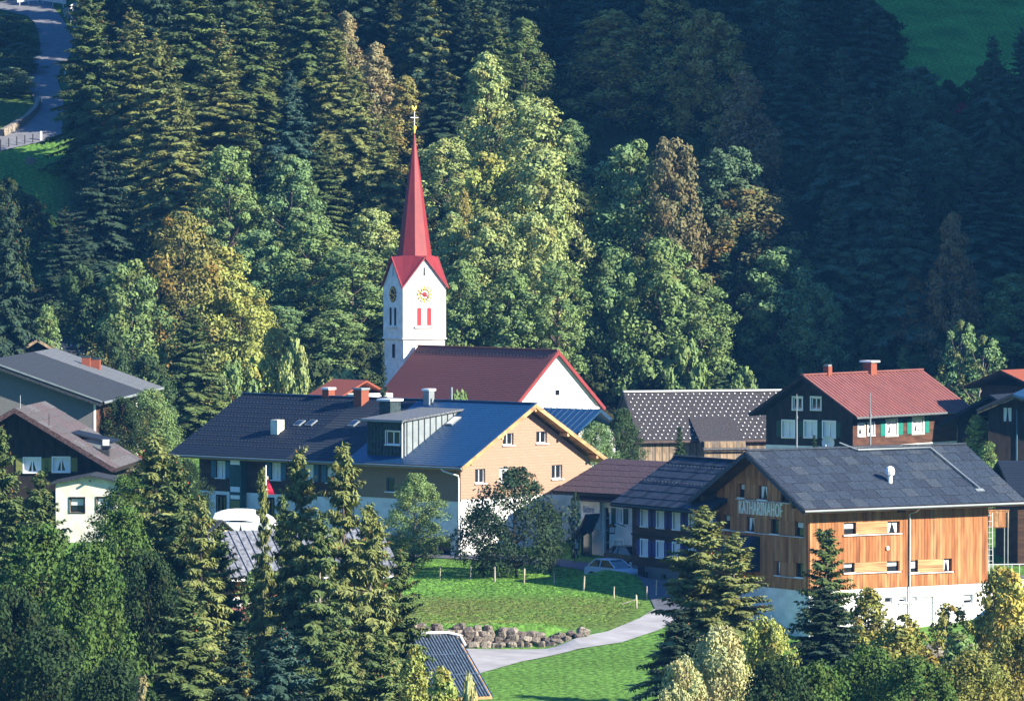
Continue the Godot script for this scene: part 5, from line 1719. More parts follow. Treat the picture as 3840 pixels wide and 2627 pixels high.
func fence_posts() -> void:
	var list := [[-5.17, 377.5, .95], [-2.98, 377.5, .95], [-1.23, 376.2, 1.05], [.84, 375.4, 1.02], [3.02, 374.6, .8], [5.05, 371.8, 1.0], [7.11, 368.5, .8], [8.62, 364.5, .9], [9.4, 367.8, .95], [10.1, 369.5, 1.1]]
	var names := ["thin grey post at the spruce end of the meadow fence", "second post of the meadow fence from the spruces", "thick pale post, third in the meadow fence", "thick pale post standing above the middle of the grassy bank", "short post on the bank just past the middle", "tall post where the bank turns to the lane", "thin short post on the slope beside the lane", "pale post with a loose rail leaning on it", "thin grey post at the edge of the lane", "last grey post in shade by the brown house"]
	for k in list.size():
		var f: Array = list[k]
		var b := MB.new()
		var lean := Vector3(rng.randf_range(-.05, .05), 0, rng.randf_range(-.05, .05))
		var r: float = .075 if k in [2, 3, 5, 7] else .05
		b.tube([Vector3(0, -.4, 0), lean * .5 + Vector3(0, f[2] * .5, 0), lean + Vector3(0, f[2], 0), lean + Vector3(0, f[2] + .05, 0)], [r, r * .97, r * .93, r * .4], 7)
		var o := part(self, "fence_post", b.mesh(), M.post_wood)
		o.position = on(f[0], f[1])
		tag(o, names[k], "fence post", "posts of the meadow fence")
	var rb := MB.new()
	rb.tube([Vector3(-1.0, .30, 0), Vector3(-.05, .62, .05)], [.045, .045], 6)
	var ro := part(self, "fence_rail", rb.mesh(), M.post_wood)
	ro.position = on(8.62, 364.4)
	tag(ro, "loose wooden rail leaning against a fence post on the bank", "rail")


func road_furniture() -> void:
	var rails := [[[-59.6, 637.7], [-57.0, 639.0], [-53.7, 636.6], "white guard rail along the top bend of the hill road"], [[-53.4, 630.4], [-52.6, 635.0], [-49.9, 637.6], "white guard rail on the inner side of the road's upper bend"], [[-52.9, 629.0], [-51.4, 622.0], [-49.9, 610.0], "thin guard rail following the road downhill below the bend"]]
	for r in rails:
		var o := thing("guard_rail", r[3], "guard rail", Vector3.ZERO, 0.0, "guard rails of the hill road")
		for k in 2:
			var a := on(r[k][0], r[k][1])
			var e := on(r[k + 1][0], r[k + 1][1])
			var dir := (e - a).normalized()
			pbox(o, "beam", (a + e) * .5 + Vector3.UP * .72, Vector3(.1, .42, (e - a).length() + .1), M.roof_pale if r == rails[2] else M.hook, Basis.looking_at(dir))
			for f in [.1, .5, .9]:
				pbox(o, "post", a.lerp(e, f) + Vector3.UP * .3, Vector3(.12, 1.0, .12), M.steel)
	var marks := [[-49.77, 589.1, .75, .16, "thin white marker post beside the road's S-bend"], [-49.7, 558.0, 1.0, .22, "stout white marker post at the foot of the hill road"]]
	for k in marks.size():
		var m: Array = marks[k]
		var b := MB.new()
		b.box(Vector3(0, m[2] * .5, 0), Vector3(m[3], m[2], m[3]))
		b.box(Vector3(0, m[2] + .02, 0), Vector3(m[3] * .8, .06, m[3] * .8))
		var o := part(self, "marker_post", b.mesh(), M.hook)
		o.position = on(m[0], m[1])
		tag(o, m[4], "marker post", "road marker posts")
	var w := thing("parapet", "pale rubble parapet wall on the inside of the road bend", "wall", Vector3(-52.3, ground(-52.3, 565), -565))
	var pts := [[-53.9, 559.5], [-52.9, 562.0], [-51.9, 565.0], [-51.3, 568.5], [-51.2, 572.5]]
	for k in 4:
		for f in 3:
			var a2 := Vector2(pts[k][0], pts[k][1]).lerp(Vector2(pts[k + 1][0], pts[k + 1][1]), f / 3.0)
			var e2 := Vector2(pts[k][0], pts[k][1]).lerp(Vector2(pts[k + 1][0], pts[k + 1][1]), (f + 1) / 3.0)
			var a := on(a2.x, a2.y) - w.position
			var e := on(e2.x, e2.y) - w.position
			pbox(w, "wall_section", (a + e) * .5 + Vector3.UP * .3, Vector3(.5, 1.1, (e - a).length() + .12), M.rock_c, Basis.looking_at((e - a).normalized()))
	for k in 5:
		var o := pbox(self, "road_fence_post", on(-53.7 + k * .8, 555.2 + k * .5, .35), Vector3(.1, 1.3, .1), M.bark_dark)
		tag(o, ["dark fence post at the picture's edge under the hill road", "second dark fence post under the hill road", "middle dark fence post under the hill road", "fourth dark fence post under the hill road", "dark fence post nearest the white marker post"][k], "fence post", "posts under the hill road")
	var s := part(self, "field_stone", rock_mesh(77), M.rock_c)
	s.transform = Transform3D(Basis.from_scale(Vector3(1.1, .9, .9)), on(-50.2, 551.0, .2))
	tag(s, "pale stone lying in the shaded grass below the hill road", "stone")


func yard_things() -> void:
	var mast := [[20.55, 381.0, 894, "thin antenna mast standing before the dark gable with the dish"], [26.2, 386.0, 890, "thin antenna mast rising before the red roof's eave"]]
	for m in mast:
		var y1: float = 40.0 - (m[2] - 450.0) / 12000.0 * m[1]
		var b := MB.new()
		var y0 := 22.0
		b.tube([Vector3(0, y0, 0), Vector3(0, lerpf(y0, y1, .55), 0)], [.07, .06], 7)
		b.tube([Vector3(0, lerpf(y0, y1, .55), 0), Vector3(0, lerpf(y0, y1, .62), 0), Vector3(0, y1, 0)], [.11, .045, .03], 7)
		var o := part(self, "antenna_mast", b.mesh(), M.zinc)
		o.position = Vector3(m[0], 0, -m[1])
		tag(o, m[3], "antenna", "antenna masts on the larch house roof")
	var ds := thing("satellite_dish", "pale satellite dish on a bracket before the dark gable windows", "satellite dish", Vector3(27.8, 18.6, -463.0), -.5)
	var db := MB.new()
	for k in 5:
		for j in 16:
			var q := []
			for c in [[k, j], [k, j + 1], [k + 1, j + 1], [k + 1, j]]:
				var rr: float = .62 * c[0] / 5.0
				var a: float = TAU * c[1] / 16.0
				q.append(Vector3(cos(a) * rr, sin(a) * rr, rr * rr * .45))
			if k == 0:
				db.fan([q[0], q[2], q[3]] if (q[2] - q[0]).cross(q[3] - q[0]).z > 0 else [q[0], q[3], q[2]])
			else:
				db.quad(q[3], q[2], q[1], q[0])
	part(ds, "dish", db.mesh(), M.hook)
	pipe(ds, "arm", [Vector3(0, -.6, .1), Vector3(0, -.3, .7)], .03, M.steel, 6)
	pbox(ds, "feed", Vector3(0, -.2, .72), Vector3(.12, .14, .16), M.steel)
	pipe(ds, "bracket", [Vector3(0, 0, -.05), Vector3(0, -.2, -.5), Vector3(0, -1.6, -.5)], .04, M.steel, 6)
	var fl := thing("flag_pole", "white flagpole with a limp red and yellow flag behind the spruce tips", "flagpole", on(-18.0, 386))
	pipe(fl, "pole", [Vector3(0, -.5, 0), Vector3(0, 5.9, 0)], .04, M.paint_white, 8)
	var fb := MB.new()
	for k in 7:
		var y := 4.9 - k * .16
		var w := .12 + .07 * k
		fb.quad(Vector3(.06, y - .16, 0), Vector3(.06 + w + .05, y - .2, .08 * sin(k)), Vector3(.06 + w, y - .04, .08 * sin(k + 1)), Vector3(.06, y, 0))
	part(fl, "flag", fb.mesh(), M.fabric_red)
	pbox(fl, "flag_stripe", Vector3(.1, 4.95, 0), Vector3(.16, .3, .03), M.fabric_yellow)
	# marquee, closed parasols, small kiosk in the garden of the old house
	var mq := thing("marquee", "white marquee with a sagging roof in the garden before the old dark wall", "marquee", Vector3(-18.6, 15.1, -379), deg_to_rad(-10))
	var mb := MB.new()
	var span := 5.6
	for k in 12:
		var x0 := -span * .5 + span * k / 12
		var x1 := -span * .5 + span * (k + 1) / 12
		var f := func(x: float) -> float: return 2.65 - 1.9 * pow(absf(x + .9) / (span * .5 + .9), 2.6)
		mb.quad(Vector3(x0, f.call(x0) - .75, 1.4), Vector3(x1, f.call(x1) - .75, 1.4), Vector3(x1, f.call(x1), 0), Vector3(x0, f.call(x0), 0))
		mb.quad(Vector3(x1, f.call(x1) - .75, -1.4), Vector3(x0, f.call(x0) - .75, -1.4), Vector3(x0, f.call(x0), 0), Vector3(x1, f.call(x1), 0))
	part(mq, "tent_roof", mb.mesh(), M.fabric_white)
	pbox(mq, "tent_wall", Vector3(-.4, .55, 1.38), Vector3(4.4, 2.4, .04), M.fabric_white)
	for x in [-2.6, 2.0]:
		pipe(mq, "pole", [Vector3(x, -1, 1.4), Vector3(x, 1.2, 1.4)], .04, M.steel, 6)
	var spots := [[-20.15, 375.8, 1.55, M.fabric_yellow, "closed yellow parasol in front of the white marquee"], [-19.35, 376.2, 1.35, M.slate_dark, "closed dark parasol in front of the white marquee"]]
	for s in spots:
		var p := thing("closed_parasol", s[4], "parasol", Vector3(s[0], 14.9, -s[1]), 0.0, "closed parasols before the marquee")
		pipe(p, "pole", [Vector3(0, -.6, 0), Vector3(0, s[2] + .5, 0)], .03, M.greywood_c, 6)
		var pb := MB.new()
		pb.tube([Vector3(0, .1, 0), Vector3(0, .5, 0), Vector3(0, s[2], 0), Vector3(0, s[2] + .4, 0)], [.2, .24, .12, .03], 8)
		part(p, "canopy", pb.mesh(), s[3])
	var ki := thing("garden_kiosk", "small ochre garden hut with grey roof beside the white marquee", "hut", Vector3(-21.6, 14.6, -374), deg_to_rad(-35))
	pbox(ki, "wall", Vector3(0, .6, 0), Vector3(2.2, 2.6, 2.2), M.fabric_yellow)
	gable_roof(ki, -1.4, 1.4, 0, 1.4, 1.85, 2.7, .1, M.roof_grey)
	# play platform, ladder, railing, terrace wall
	var pp := thing("play_platform", "raised orange wooden play platform on posts beside the larch house", "platform", Vector3(35.2, ground(35.2, 384), -384), deg_to_rad(6))
	var py := 16.15 - pp.position.y
	for k in 6:
		pbox(pp, "board", Vector3(-.55 + k * .26, py + .6, .55), Vector3(.24, 1.2, .04), [M.larch_d, M.larch_b, M.timber][k % 3])
	pbox(pp, "deck", Vector3(.1, py, -.1), Vector3(1.55, .1, 1.3), M.larch_c)
	pbox(pp, "rail", Vector3(.1, py + 1.22, .55), Vector3(1.6, .08, .1), M.larch_d)
	for x in [-.6, .78]:
		for z in [.6, -.7]:
			pipe(pp, "post", [Vector3(x, -.6, z), Vector3(x, py + 1.1, z)], .05, M.zinc, 8)
	var la := thing("ladder", "pale metal ladder leaning up to the orange play platform", "ladder", Vector3(34.7, ground(34.7, 383), -383.1), deg_to_rad(6))
	for x in [-.18, .18]:
		pipe(la, "stile", [Vector3(x, -.3, .3), Vector3(x, py + 1.1, -.1)], .03, M.hook, 6)
	for k in 11:
		var f := (k + .5) / 11.0
		pipe(la, "rung", [Vector3(-.18, lerpf(-.3, py + 1.1, f), lerpf(.3, -.1, f)), Vector3(.18, lerpf(-.3, py + 1.1, f), lerpf(.3, -.1, f))], .02, M.hook, 6)
	var tw := thing("terrace_wall", "bright white terrace wall with a metal railing at the end of the larch house", "wall", Vector3(33.6, 9.8, -372.8), deg_to_rad(10))
	pbox(tw, "wall", Vector3(4.5, 1.2, -.3), Vector3(9.0, 4.4, .6), M.white)
	pbox(tw, "coping", Vector3(4.5, 3.46, -.3), Vector3(9.1, .12, .8), M.shingle_grey)
	for k in 16:
		pbox(tw, "baluster", Vector3(.2 + k * .55, 3.9, -.2), Vector3(.05, .85, .05), M.steel)
	pbox(tw, "handrail", Vector3(4.5, 4.35, -.2), Vector3(9, .07, .07), M.steel)
	var bx := pbox(self, "road_sign_box", Vector3(9.3, ground(9.3, 379) + .5, -379.5), Vector3(.5, .9, .4), M.black)
	tag(bx, "small dark box standing by the lane between the parked cars and the brown house", "box")


func ground_cover() -> void:
	var g := RandomNumberGenerator.new()
	g.seed = 4242
	# grass tufts on the meadows
	var tb := MB.new()
	tb.tinted = true
	for k in 11:
		var a := g.randf() * TAU
		var d := Vector3(cos(a), 0, sin(a))
		var p := d * g.randf() * .3
		tb.col = Color.WHITE * g.randf_range(.8, 1.2)
		tb.kite(p, p + d * g.randf_range(.04, .16) + Vector3.UP * g.randf_range(.06, .15), .022, d.cross(Vector3.UP) * .4 + d)
	var tm := tb.mesh()
	var pl := []
	var tn := []
	var nz := FastNoiseLite.new()
	nz.seed = 8
	nz.frequency = .16
	while pl.size() < 20000:
		var x := g.randf_range(-13, 14)
		var d := g.randf_range(318, 396)
		var on_road := false
		for seg in ROAD_CLEAR:
			var a := Vector2(seg[0], seg[1])
			var e := Vector2(seg[2], seg[3])
			if Geometry2D.get_closest_point_to_segment(Vector2(x, d), a, e).distance_to(Vector2(x, d)) < seg[4]:
				on_road = true
		if on_road:
			continue
		var s := g.randf_range(.45, .9)
		var bank := d > 355 and d < 369 and x < 9
		if bank:
			s *= 1.0
		elif d < 352:
			s *= .55
		pl.append(Transform3D(Basis(Vector3.UP, g.randf() * TAU) * Basis.from_scale(Vector3(s, s * g.randf_range(.7, 1.2), s)), on(x, d, -.02)))
		var k := nz.get_noise_2d(x, d)
		var c := Color(.155, .31, .055) * (1 + .35 * k)
		if bank:
			c = c.lerp(Color(.19, .185, .06), clampf(.5 + k * 1.1, 0, .9))
		tn.append(c * g.randf_range(.8, 1.2))
	mass("grass", "short mown and tufty grass covering the meadow slopes", tm, M.grass, pl, tn)
	# undergrowth of the wood and the wood beyond the trees that can be told apart
	var pu := []
	var tu := []
	while pu.size() < 1500:
		var x := g.randf_range(-70, 70)
		var d := g.randf_range(486, 640)
		if x < -44 and d > 540:
			continue
		if x > 43 and d > 575 or x > 3 and d < 510:
			continue
		var s := g.randf_range(.5, 1.3)
		pu.append(Transform3D(Basis(Vector3.UP, g.randf() * TAU) * Basis.from_scale(Vector3(s, s * g.randf_range(.6, 1.2), s)), on(x, d, -.2)))
		tu.append(Color(.8, .85, .8) * g.randf_range(.6, 1.2))
	var um: Material = (M.green as StandardMaterial3D).duplicate()
	um.resource_name = "undergrowth"
	um.albedo_color = Color(.075, .10, .04).linear_to_srgb()
	mass("undergrowth", "low leafy undergrowth on the floor of the wood", P.u0.crown, um, pu, tu)
	var pw := []
	while pw.size() < 520:
		var x := g.randf_range(-150, 74)
		var d := g.randf_range(560, 760)
		if x > -66 and x < -41 and d < 660:
			continue
		if x > 36 and d < 720 and d > 540 and x < 80:
			continue
		if x > -41 and x < 44 and d < 590 and g.randf() < .5:
			continue
		var s := g.randf_range(.75, 1.15)
		pw.append(Transform3D(Basis(Vector3.UP, g.randf() * TAU) * Basis.from_scale(Vector3(s, s * g.randf_range(.9, 1.15), s)), on(x, d, -.3)))
	for k in 60:
		var x := g.randf_range(-46.5, -34)
		var d := g.randf_range(562, 668)
		var s := g.randf_range(.85, 1.15)
		pw.append(Transform3D(Basis(Vector3.UP, g.randf() * TAU) * Basis.from_scale(Vector3(s, s, s)), on(x, d, -.3)))
	for k in 420:
		var x := g.randf_range(82, 260)
		var d := g.randf_range(500, 720)
		var s := g.randf_range(.6, .95)
		pw.append(Transform3D(Basis(Vector3.UP, g.randf() * TAU) * Basis.from_scale(Vector3(s, s, s)), on(x, d, -.3)))
	for k in 160:
		var x := g.randf_range(-160, -62)
		var d := g.randf_range(430, 560)
		var s := g.randf_range(.7, 1.0)
		pw.append(Transform3D(Basis(Vector3.UP, g.randf() * TAU) * Basis.from_scale(Vector3(s, s, s)), on(x, d, -.3)))
	mass("distant_forest", "dark conifer forest filling the slope behind the nearer trees", P.s2.crown, M.spruce_dark, pw)


const ROAD_CLEAR := [[-4.0, 344.0, 1.0, 348.0, 5.3], [1.0, 348.0, 6.5, 353.8, 3.0], [6.5, 353.8, 10.5, 361.0, 2.6], [10.5, 361.0, 13.0, 367.0, 3.2], [-8.0, 353.0, 4.0, 353.0, .5], [10.0, 372.0, 14.0, 366.0, 3.6], [9.2, 380.0, 10.0, 372.0, 2.6], [-16.0, 394.0, 9.0, 387.0, 3.0]]


func roads() -> void:
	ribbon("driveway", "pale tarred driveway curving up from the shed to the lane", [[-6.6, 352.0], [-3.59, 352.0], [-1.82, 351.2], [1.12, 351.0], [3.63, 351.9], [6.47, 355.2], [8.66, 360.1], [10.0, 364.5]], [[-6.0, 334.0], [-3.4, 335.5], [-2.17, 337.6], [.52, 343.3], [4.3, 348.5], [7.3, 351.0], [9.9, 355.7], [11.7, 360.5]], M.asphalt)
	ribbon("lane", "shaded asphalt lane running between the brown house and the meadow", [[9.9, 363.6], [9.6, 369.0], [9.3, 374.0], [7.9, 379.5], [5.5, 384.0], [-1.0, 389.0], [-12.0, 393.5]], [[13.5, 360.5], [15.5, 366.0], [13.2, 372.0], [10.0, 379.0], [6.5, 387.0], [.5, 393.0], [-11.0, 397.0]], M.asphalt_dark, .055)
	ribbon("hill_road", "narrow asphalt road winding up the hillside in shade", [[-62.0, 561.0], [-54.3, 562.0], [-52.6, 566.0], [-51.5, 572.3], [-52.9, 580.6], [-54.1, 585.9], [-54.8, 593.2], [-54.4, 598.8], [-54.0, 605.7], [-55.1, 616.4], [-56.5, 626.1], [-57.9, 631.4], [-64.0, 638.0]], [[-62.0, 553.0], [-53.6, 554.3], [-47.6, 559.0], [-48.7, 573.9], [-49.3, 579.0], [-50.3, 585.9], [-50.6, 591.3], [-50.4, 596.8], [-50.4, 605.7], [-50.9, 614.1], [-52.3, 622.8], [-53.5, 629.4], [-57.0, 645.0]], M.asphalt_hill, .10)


func _ready() -> void:
	var cam := Camera3D.new()
	cam.name = "camera"
	add_child(cam)
	cam.fov = rad_to_deg(2 * atan(795.0 / 12000.0))
	cam.position = EYE
	cam.rotation.x = -atan(345.0 / 12000.0)
	cam.near = 1.0
	cam.far = 4000.0
	cam.current = true
	var env := Environment.new()
	env.background_mode = Environment.BG_SKY
	var sky := Sky.new()
	var sm := ProceduralSkyMaterial.new()
	sm.sky_top_color = Color(.21, .47, .82)
	sm.sky_horizon_color = Color(.52, .74, .95)
	sm.sky_curve = .25
	sm.ground_bottom_color = Color(.10, .12, .10)
	sm.ground_horizon_color = Color(.40, .50, .60)
	sm.sky_energy_multiplier = .74
	sky.sky_material = sm
	env.sky = sky
	env.tonemap_mode = Environment.TONE_MAPPER_LINEAR
	env.tonemap_exposure = 3.0
	env.sdfgi_enabled = true
	env.ssao_enabled = true
	env.ssil_enabled = true
	env.fog_enabled = true
	env.fog_density = .00008
	env.fog_light_color = Color(.38, .70, 1.0)
	var we := WorldEnvironment.new()
	we.name = "world"
	we.environment = env
	add_child(we)
	var sun := DirectionalLight3D.new()
	sun.name = "sun"
	add_child(sun)
	sun.light_color = Color(1.0, .97, .90)
	sun.light_energy = 1.6
	sun.light_angular_distance = .5
	sun.shadow_enabled = true
	var az := deg_to_rad(63.0)
	var el := deg_to_rad(28.0)
	var to_sun := Vector3(sin(az) * cos(el), sin(el), cos(az) * cos(el))
	sun.look_at_from_position(to_sun * 100, Vector3.ZERO)

	rng.seed = 20240
	unit.size = Vector3.ONE
	materials()
	terrain()
	roads()
	farmhouse_wooden()
	blue_shutter_house()
	bakery()
	shingle_house()
	church()
	church_porch()
	red_roof_house()
	spotted_barn()
	grey_barn()
	dark_gable_house()
	cream_annex()
	far_dark_houses()
	right_houses()
	near_roofs()
	stone_wall()
	fence_posts()
	road_furniture()
	yard_things()
	car("silver-blue car parked in shade before the white bakery", on(7.25, 382.0, .02), deg_to_rad(130), M.car_paint)
	car("dark car parked behind the silver one against the brown house", on(8.6, 386.0, .06), deg_to_rad(125), M.car_dark)
	prototypes()
	ground_cover()
	tree("spruce_tree", "s1", -44.9, 470, 40.4, 7.0, "spruce_dark", "dark spruce at the very edge below the sunlit grass strips", "spruces of the sunlit wood behind the church", "bark_dark")
	tree("spruce_tree", "s0", -43.6, 548, 61.9, 10.4, "spruce", "big spruce whose dark flank overhangs the hill road", "spruces of the sunlit wood behind the church")
	tree("spruce_tree", "s2", -38.7, 540, 59.3, 10.8, "spruce_olive", "broad spruce with many tan cones just right of the road's edge", "spruces of the sunlit wood behind the church")
	tree("spruce_tree", "s0", -35.9, 533, 56.8, 10.1, "spruce_olive", "cone-laden spruce with a pale stem showing near its middle", "spruces of the sunlit wood behind the church")
	tree("beech_tree", "s3", -33.2, 524, 51.3, 11.0, "spruce_olive", "spruce with a long bare whitish trunk above the orange beech", "spruces of the sunlit wood behind the church", "bark_pale")
	tree("spruce_tree", "s0", -33.4, 556, 65.9, 11.7, "spruce", "tall spruce cropped by the top edge above the bare-trunk spruce", "spruces of the sunlit wood behind the church", "bark_dark")
	tree("spruce_tree", "s2", -29.5, 540, 57.5, 10.8, "spruce_olive", "yellowish spruce beside a dark gap in the upper wood", "spruces of the sunlit wood behind the church")
	tree("spruce_tree", "s0", -27.6, 556, 63.6, 10.6, "spruce", "spruce reaching the top edge left of the dark gap", "spruces of the sunlit wood behind the church", "bark_dark")
	tree("beech_tree", "b1", -27.7, 518, 45.2, 7.1, "green", "leafy tree squeezed between two spruces above the autumn beech", "leafy trees of the sunlit wood")
	tree("spruce_tree", "s1", -40.3, 522, 45.2, 9.9, "spruce_dark", "dark shaded spruce under the road, deep in the wood's corner", "spruces of the sunlit wood behind the church", "bark_dark")
	tree("spruce_tree", "s0", -43.2, 512, 39.1, 7.7, "spruce_dark", "shaded spruce above the grey barn beside the grass strips", "spruces of the sunlit wood behind the church", "bark_dark")
	tree("spruce_tree", "s1", -22.6, 535, 52.9, 8.0, "spruce_blue", "bluish spruce with a thin stem left of the long tower gap", "spruces of the sunlit wood behind the church")
	tree("spruce_tree", "s3", -25.7, 560, 62.8, 8.4, "spruce_olive", "spruce with a pale upper stem at the top edge", "spruces of the sunlit wood behind the church", "bark_pale")
	tree("spruce_tree", "s0", -21.5, 560, 65.1, 10.6, "spruce", "tall spruce at the top edge, left of the larch band", "spruces of the sunlit wood behind the church")
	tree("leafy_tree", "b0", -21.7, 520, 44.3, 8.1, "teal", "rounded dark-green tree left of the spire's middle", "leafy trees of the sunlit wood")
	tree("spruce_tree", "s3", -18.2, 545, 57.7, 9.3, "spruce_olive", "drooping spruce just left of the rusty larch", "spruces of the sunlit wood behind the church")
	tree("spruce_tree", "s1", -15.9, 535, 53.4, 8.6, "spruce_olive", "spruce with a pale stem left of the spire tip", "spruces of the sunlit wood behind the church", "bark_pale")
	tree("spruce_tree", "s3", -12.8, 528, 48.3, 7.4, "spruce_olive", "sunlit spruce immediately left of the spire", "spruces of the sunlit wood behind the church")
	tree("spruce_tree", "s0", -18.9, 526, 45.3, 7.9, "spruce", "dense spruce between the rounded tree and the spire", "spruces of the sunlit wood behind the church")
	tree("leafy_tree", "b2", -24.0, 512, 37.0, 8.9, "teal", "blue-green leafy tree above the yellow bushes left of the tower", "leafy trees of the sunlit wood")
	tree("leafy_tree", "b0", -19.7, 512, 38.7, 9.4, "green", "big green tree left of the church tower", "leafy trees of the sunlit wood")
	tree("leafy_tree", "b1", -15.3, 506, 35.4, 8.8, "green", "green tree touching the tower's shaded side", "leafy trees of the sunlit wood")
	tree("leafy_tree", "b0", -13.6, 515, 39.1, 8.0, "bright", "bright tree behind the tower's left gablet", "leafy trees of the sunlit wood")
	tree("leafy_tree", "b2", -17.2, 502, 29.5, 8.3, "green", "low rounded tree left of the tower foot", "leafy trees of the sunlit wood")
	tree("leafy_tree", "b1", -21.9, 503, 29.9, 6.0, "teal", "narrow green tree beside the yellow bushes", "leafy trees of the sunlit wood")
	tree("leafy_tree", "b2", -58.0, 610, 61.3, 7.3, "leaf_shade", "dark tree left of the hill road at the picture's edge", "trees of the shaded wood", "bark_dark")
	tree("leafy_tree", "b2", -55.0, 592, 57.5, 6.0, "leaf_shade", "dark rounded tree left of the hill road's middle", "trees of the shaded wood", "bark_dark")
	tree("leafy_tree", "b2", -54.7, 578, 54.4, 5.8, "leaf_shade", "dark bushy tree left of the hill road above the parapet", "trees of the shaded wood", "bark_dark")
	tree("larch_tree", "b3", -17.6, 560, 59.8, 6.7, "larch_tree", "rusty larch at the top of the copper band", "leafy trees of the sunlit wood")
	tree("larch_tree", "b3", -14.3, 552, 56.3, 7.6, "larch_tree", "copper-brown larch in the middle of the copper band", "leafy trees of the sunlit wood")
	tree("leafy_tree", "b3", -10.8, 545, 52.7, 7.5, "gold_leaf", "golden tree right behind the spire's cross", "leafy trees of the sunlit wood")
	tree("spruce_tree", "s2", -12.1, 568, 62.2, 6.8, "spruce_olive", "spruce at the top edge above the spire tip", "spruces of the sunlit wood behind the church")
	tree("spruce_tree", "s3", -9.1, 562, 63.8, 8.4, "spruce_olive", "spruce with a long white stem right of the spire tip", "spruces of the sunlit wood behind the church", "bark_pale")
	tree("spruce_tree", "s0", -5.5, 566, 64.5, 9.6, "spruce", "broad spruce at the top edge right of the white-stemmed spruce", "spruces of the sunlit wood behind the church")
	tree("spruce_tree", "s1", -1.7, 556, 59.4, 7.2, "spruce", "dark pointed spruce where sunlight meets the shaded wood", "spruces of the sunlit wood behind the church")
	tree("spruce_tree", "s1", -6.9, 545, 53.6, 8.2, "spruce_dark", "dark spruce filling the gap above the pale green trees", "spruces of the sunlit wood behind the church", "bark_dark")
	tree("leafy_tree", "b3", 1.3, 560, 59.1, 9.2, "spruce", "dark olive tree at the shadow's edge above the pale green tree", "trees of the shaded wood")
	tree("leafy_tree", "b3", -2.3, 532, 54.7, 9.8, "bright", "tall pale-green tree crowning the sunlit slope behind the church", "leafy trees of the sunlit wood")
	tree("leafy_tree", "b1", 1.9, 526, 50.3, 8.2, "bright", "pale-green tree leaning into the shadow's edge", "leafy trees of the sunlit wood")
	tree("leafy_tree", "b1", -6.6, 524, 46.1, 7.2, "bright", "light green tree just right of the spire", "leafy trees of the sunlit wood")
	tree("leafy_tree", "b0", -2.7, 516, 44.5, 9.0, "lime", "yellow-green round tree right of the spire's middle", "leafy trees of the sunlit wood")
	tree("leafy_tree", "b0", 3.1, 514, 45.1, 9.0, "bright", "bright tree at the right limit of the sunlit wood", "leafy trees of the sunlit wood")
	tree("leafy_tree", "b3", -6.0, 510, 38.7, 7.0, "bright", "light green tree beside the tower's sunlit gablet", "leafy trees of the sunlit wood")
	tree("leafy_tree", "b3", -4.8, 512, 40.9, 4.2, "gold_leaf", "small brownish tree between the spire and the yellow-green tree", "leafy trees of the sunlit wood")
	tree("leafy_tree", "b0", -2.2, 507, 38.7, 8.4, "bright", "bright tree right of the clock face", "leafy trees of the sunlit wood")
	tree("leafy_tree", "b2", 2.4, 507, 38.7, 8.4, "bright", "broad bright tree above the nave's right gable", "leafy trees of the sunlit wood")
	tree("leafy_tree", "b2", -5.1, 501, 34.2, 7.3, "green", "green tree above the nave ridge next to the tower", "leafy trees of the sunlit wood")
	tree("leafy_tree", "b2", -0.5, 500, 33.3, 8.2, "green", "rounded green tree over the middle of the nave ridge", "leafy trees of the sunlit wood")
	tree("leafy_tree", "b1", 4.3, 500, 34.2, 6.4, "green", "dark-edged green tree over the tip of the nave gable", "leafy trees of the sunlit wood")
	tree("leafy_tree", "b3", 5.8, 545, 48.2, 6.5, "teal", "small tree standing out against the deep shade", "trees of the shaded wood")
	tree("beech_tree", "b3", 11.2, 566, 60.2, 14.5, "ochre_shade", "tall beech with thin pale trunks and ochre tiers in the shade", "trees of the shaded wood", "bark_pale")
	tree("beech_tree", "b3", 16.3, 562, 62.9, 13.4, "ochre_shade", "wide ochre beech at the top edge in the shaded wood", "trees of the shaded wood", "bark_pale")
	tree("beech_tree", "b0", 20.3, 556, 59.9, 10.2, "ochre_shade", "ochre-leaved tree at the right of the shaded beeches", "trees of the shaded wood")
	tree("spruce_tree", "s2", 8.7, 585, 64.8, 11.1, "spruce_shade", "dark spruce at the top edge in the deep shade", "trees of the shaded wood", "bark_dark")
	tree("leafy_tree", "b0", 12.0, 520, 45.7, 11.0, "teal", "large green tree behind the churchyard, right of the nave gable", "trees of the shaded wood")
	tree("leafy_tree", "b1", 15.8, 516, 46.0, 7.1, "brown_leaf", "brownish tree behind the large green tree", "trees of the shaded wood")
	tree("leafy_tree", "b2", 9.7, 513, 35.3, 8.0, "teal", "green tree just right of the nave gable", "trees of the shaded wood")
	tree("leafy_tree", "b2", 14.4, 512, 36.2, 9.9, "green", "broad green tree above the spotted barn", "trees of the shaded wood")
	tree("leafy_tree", "b0", 18.3, 513, 32.7, 8.9, "green", "green tree above the right end of the barn ridge", "trees of the shaded wood")
	tree("bush", "u0", 16.9, 509, 26.4, 5.6, "green", "low bush behind the barn ridge", "bushes at the edge of the wood")
	tree("leafy_tree", "b4", 23.4, 523, 41.3, 11.5, "ochre_mid", "orange-tinged tree above the dark gable of the red-roofed house", "trees of the shaded wood")
	tree("leafy_tree", "b2", 26.7, 518, 35.3, 9.5, "teal", "dark green tree above the red roof's left chimney", "trees of the shaded wood")
	tree("leafy_tree", "b3", 23.6, 536, 52.9, 10.8, "rust_shade", "large rust-tipped tree in the middle of the shaded wood", "trees of the shaded wood")
	tree("leafy_tree", "b1", 21.7, 524, 45.2, 9.1, "leaf_shade", "dark tree below the rust-tipped tree", "trees of the shaded wood")
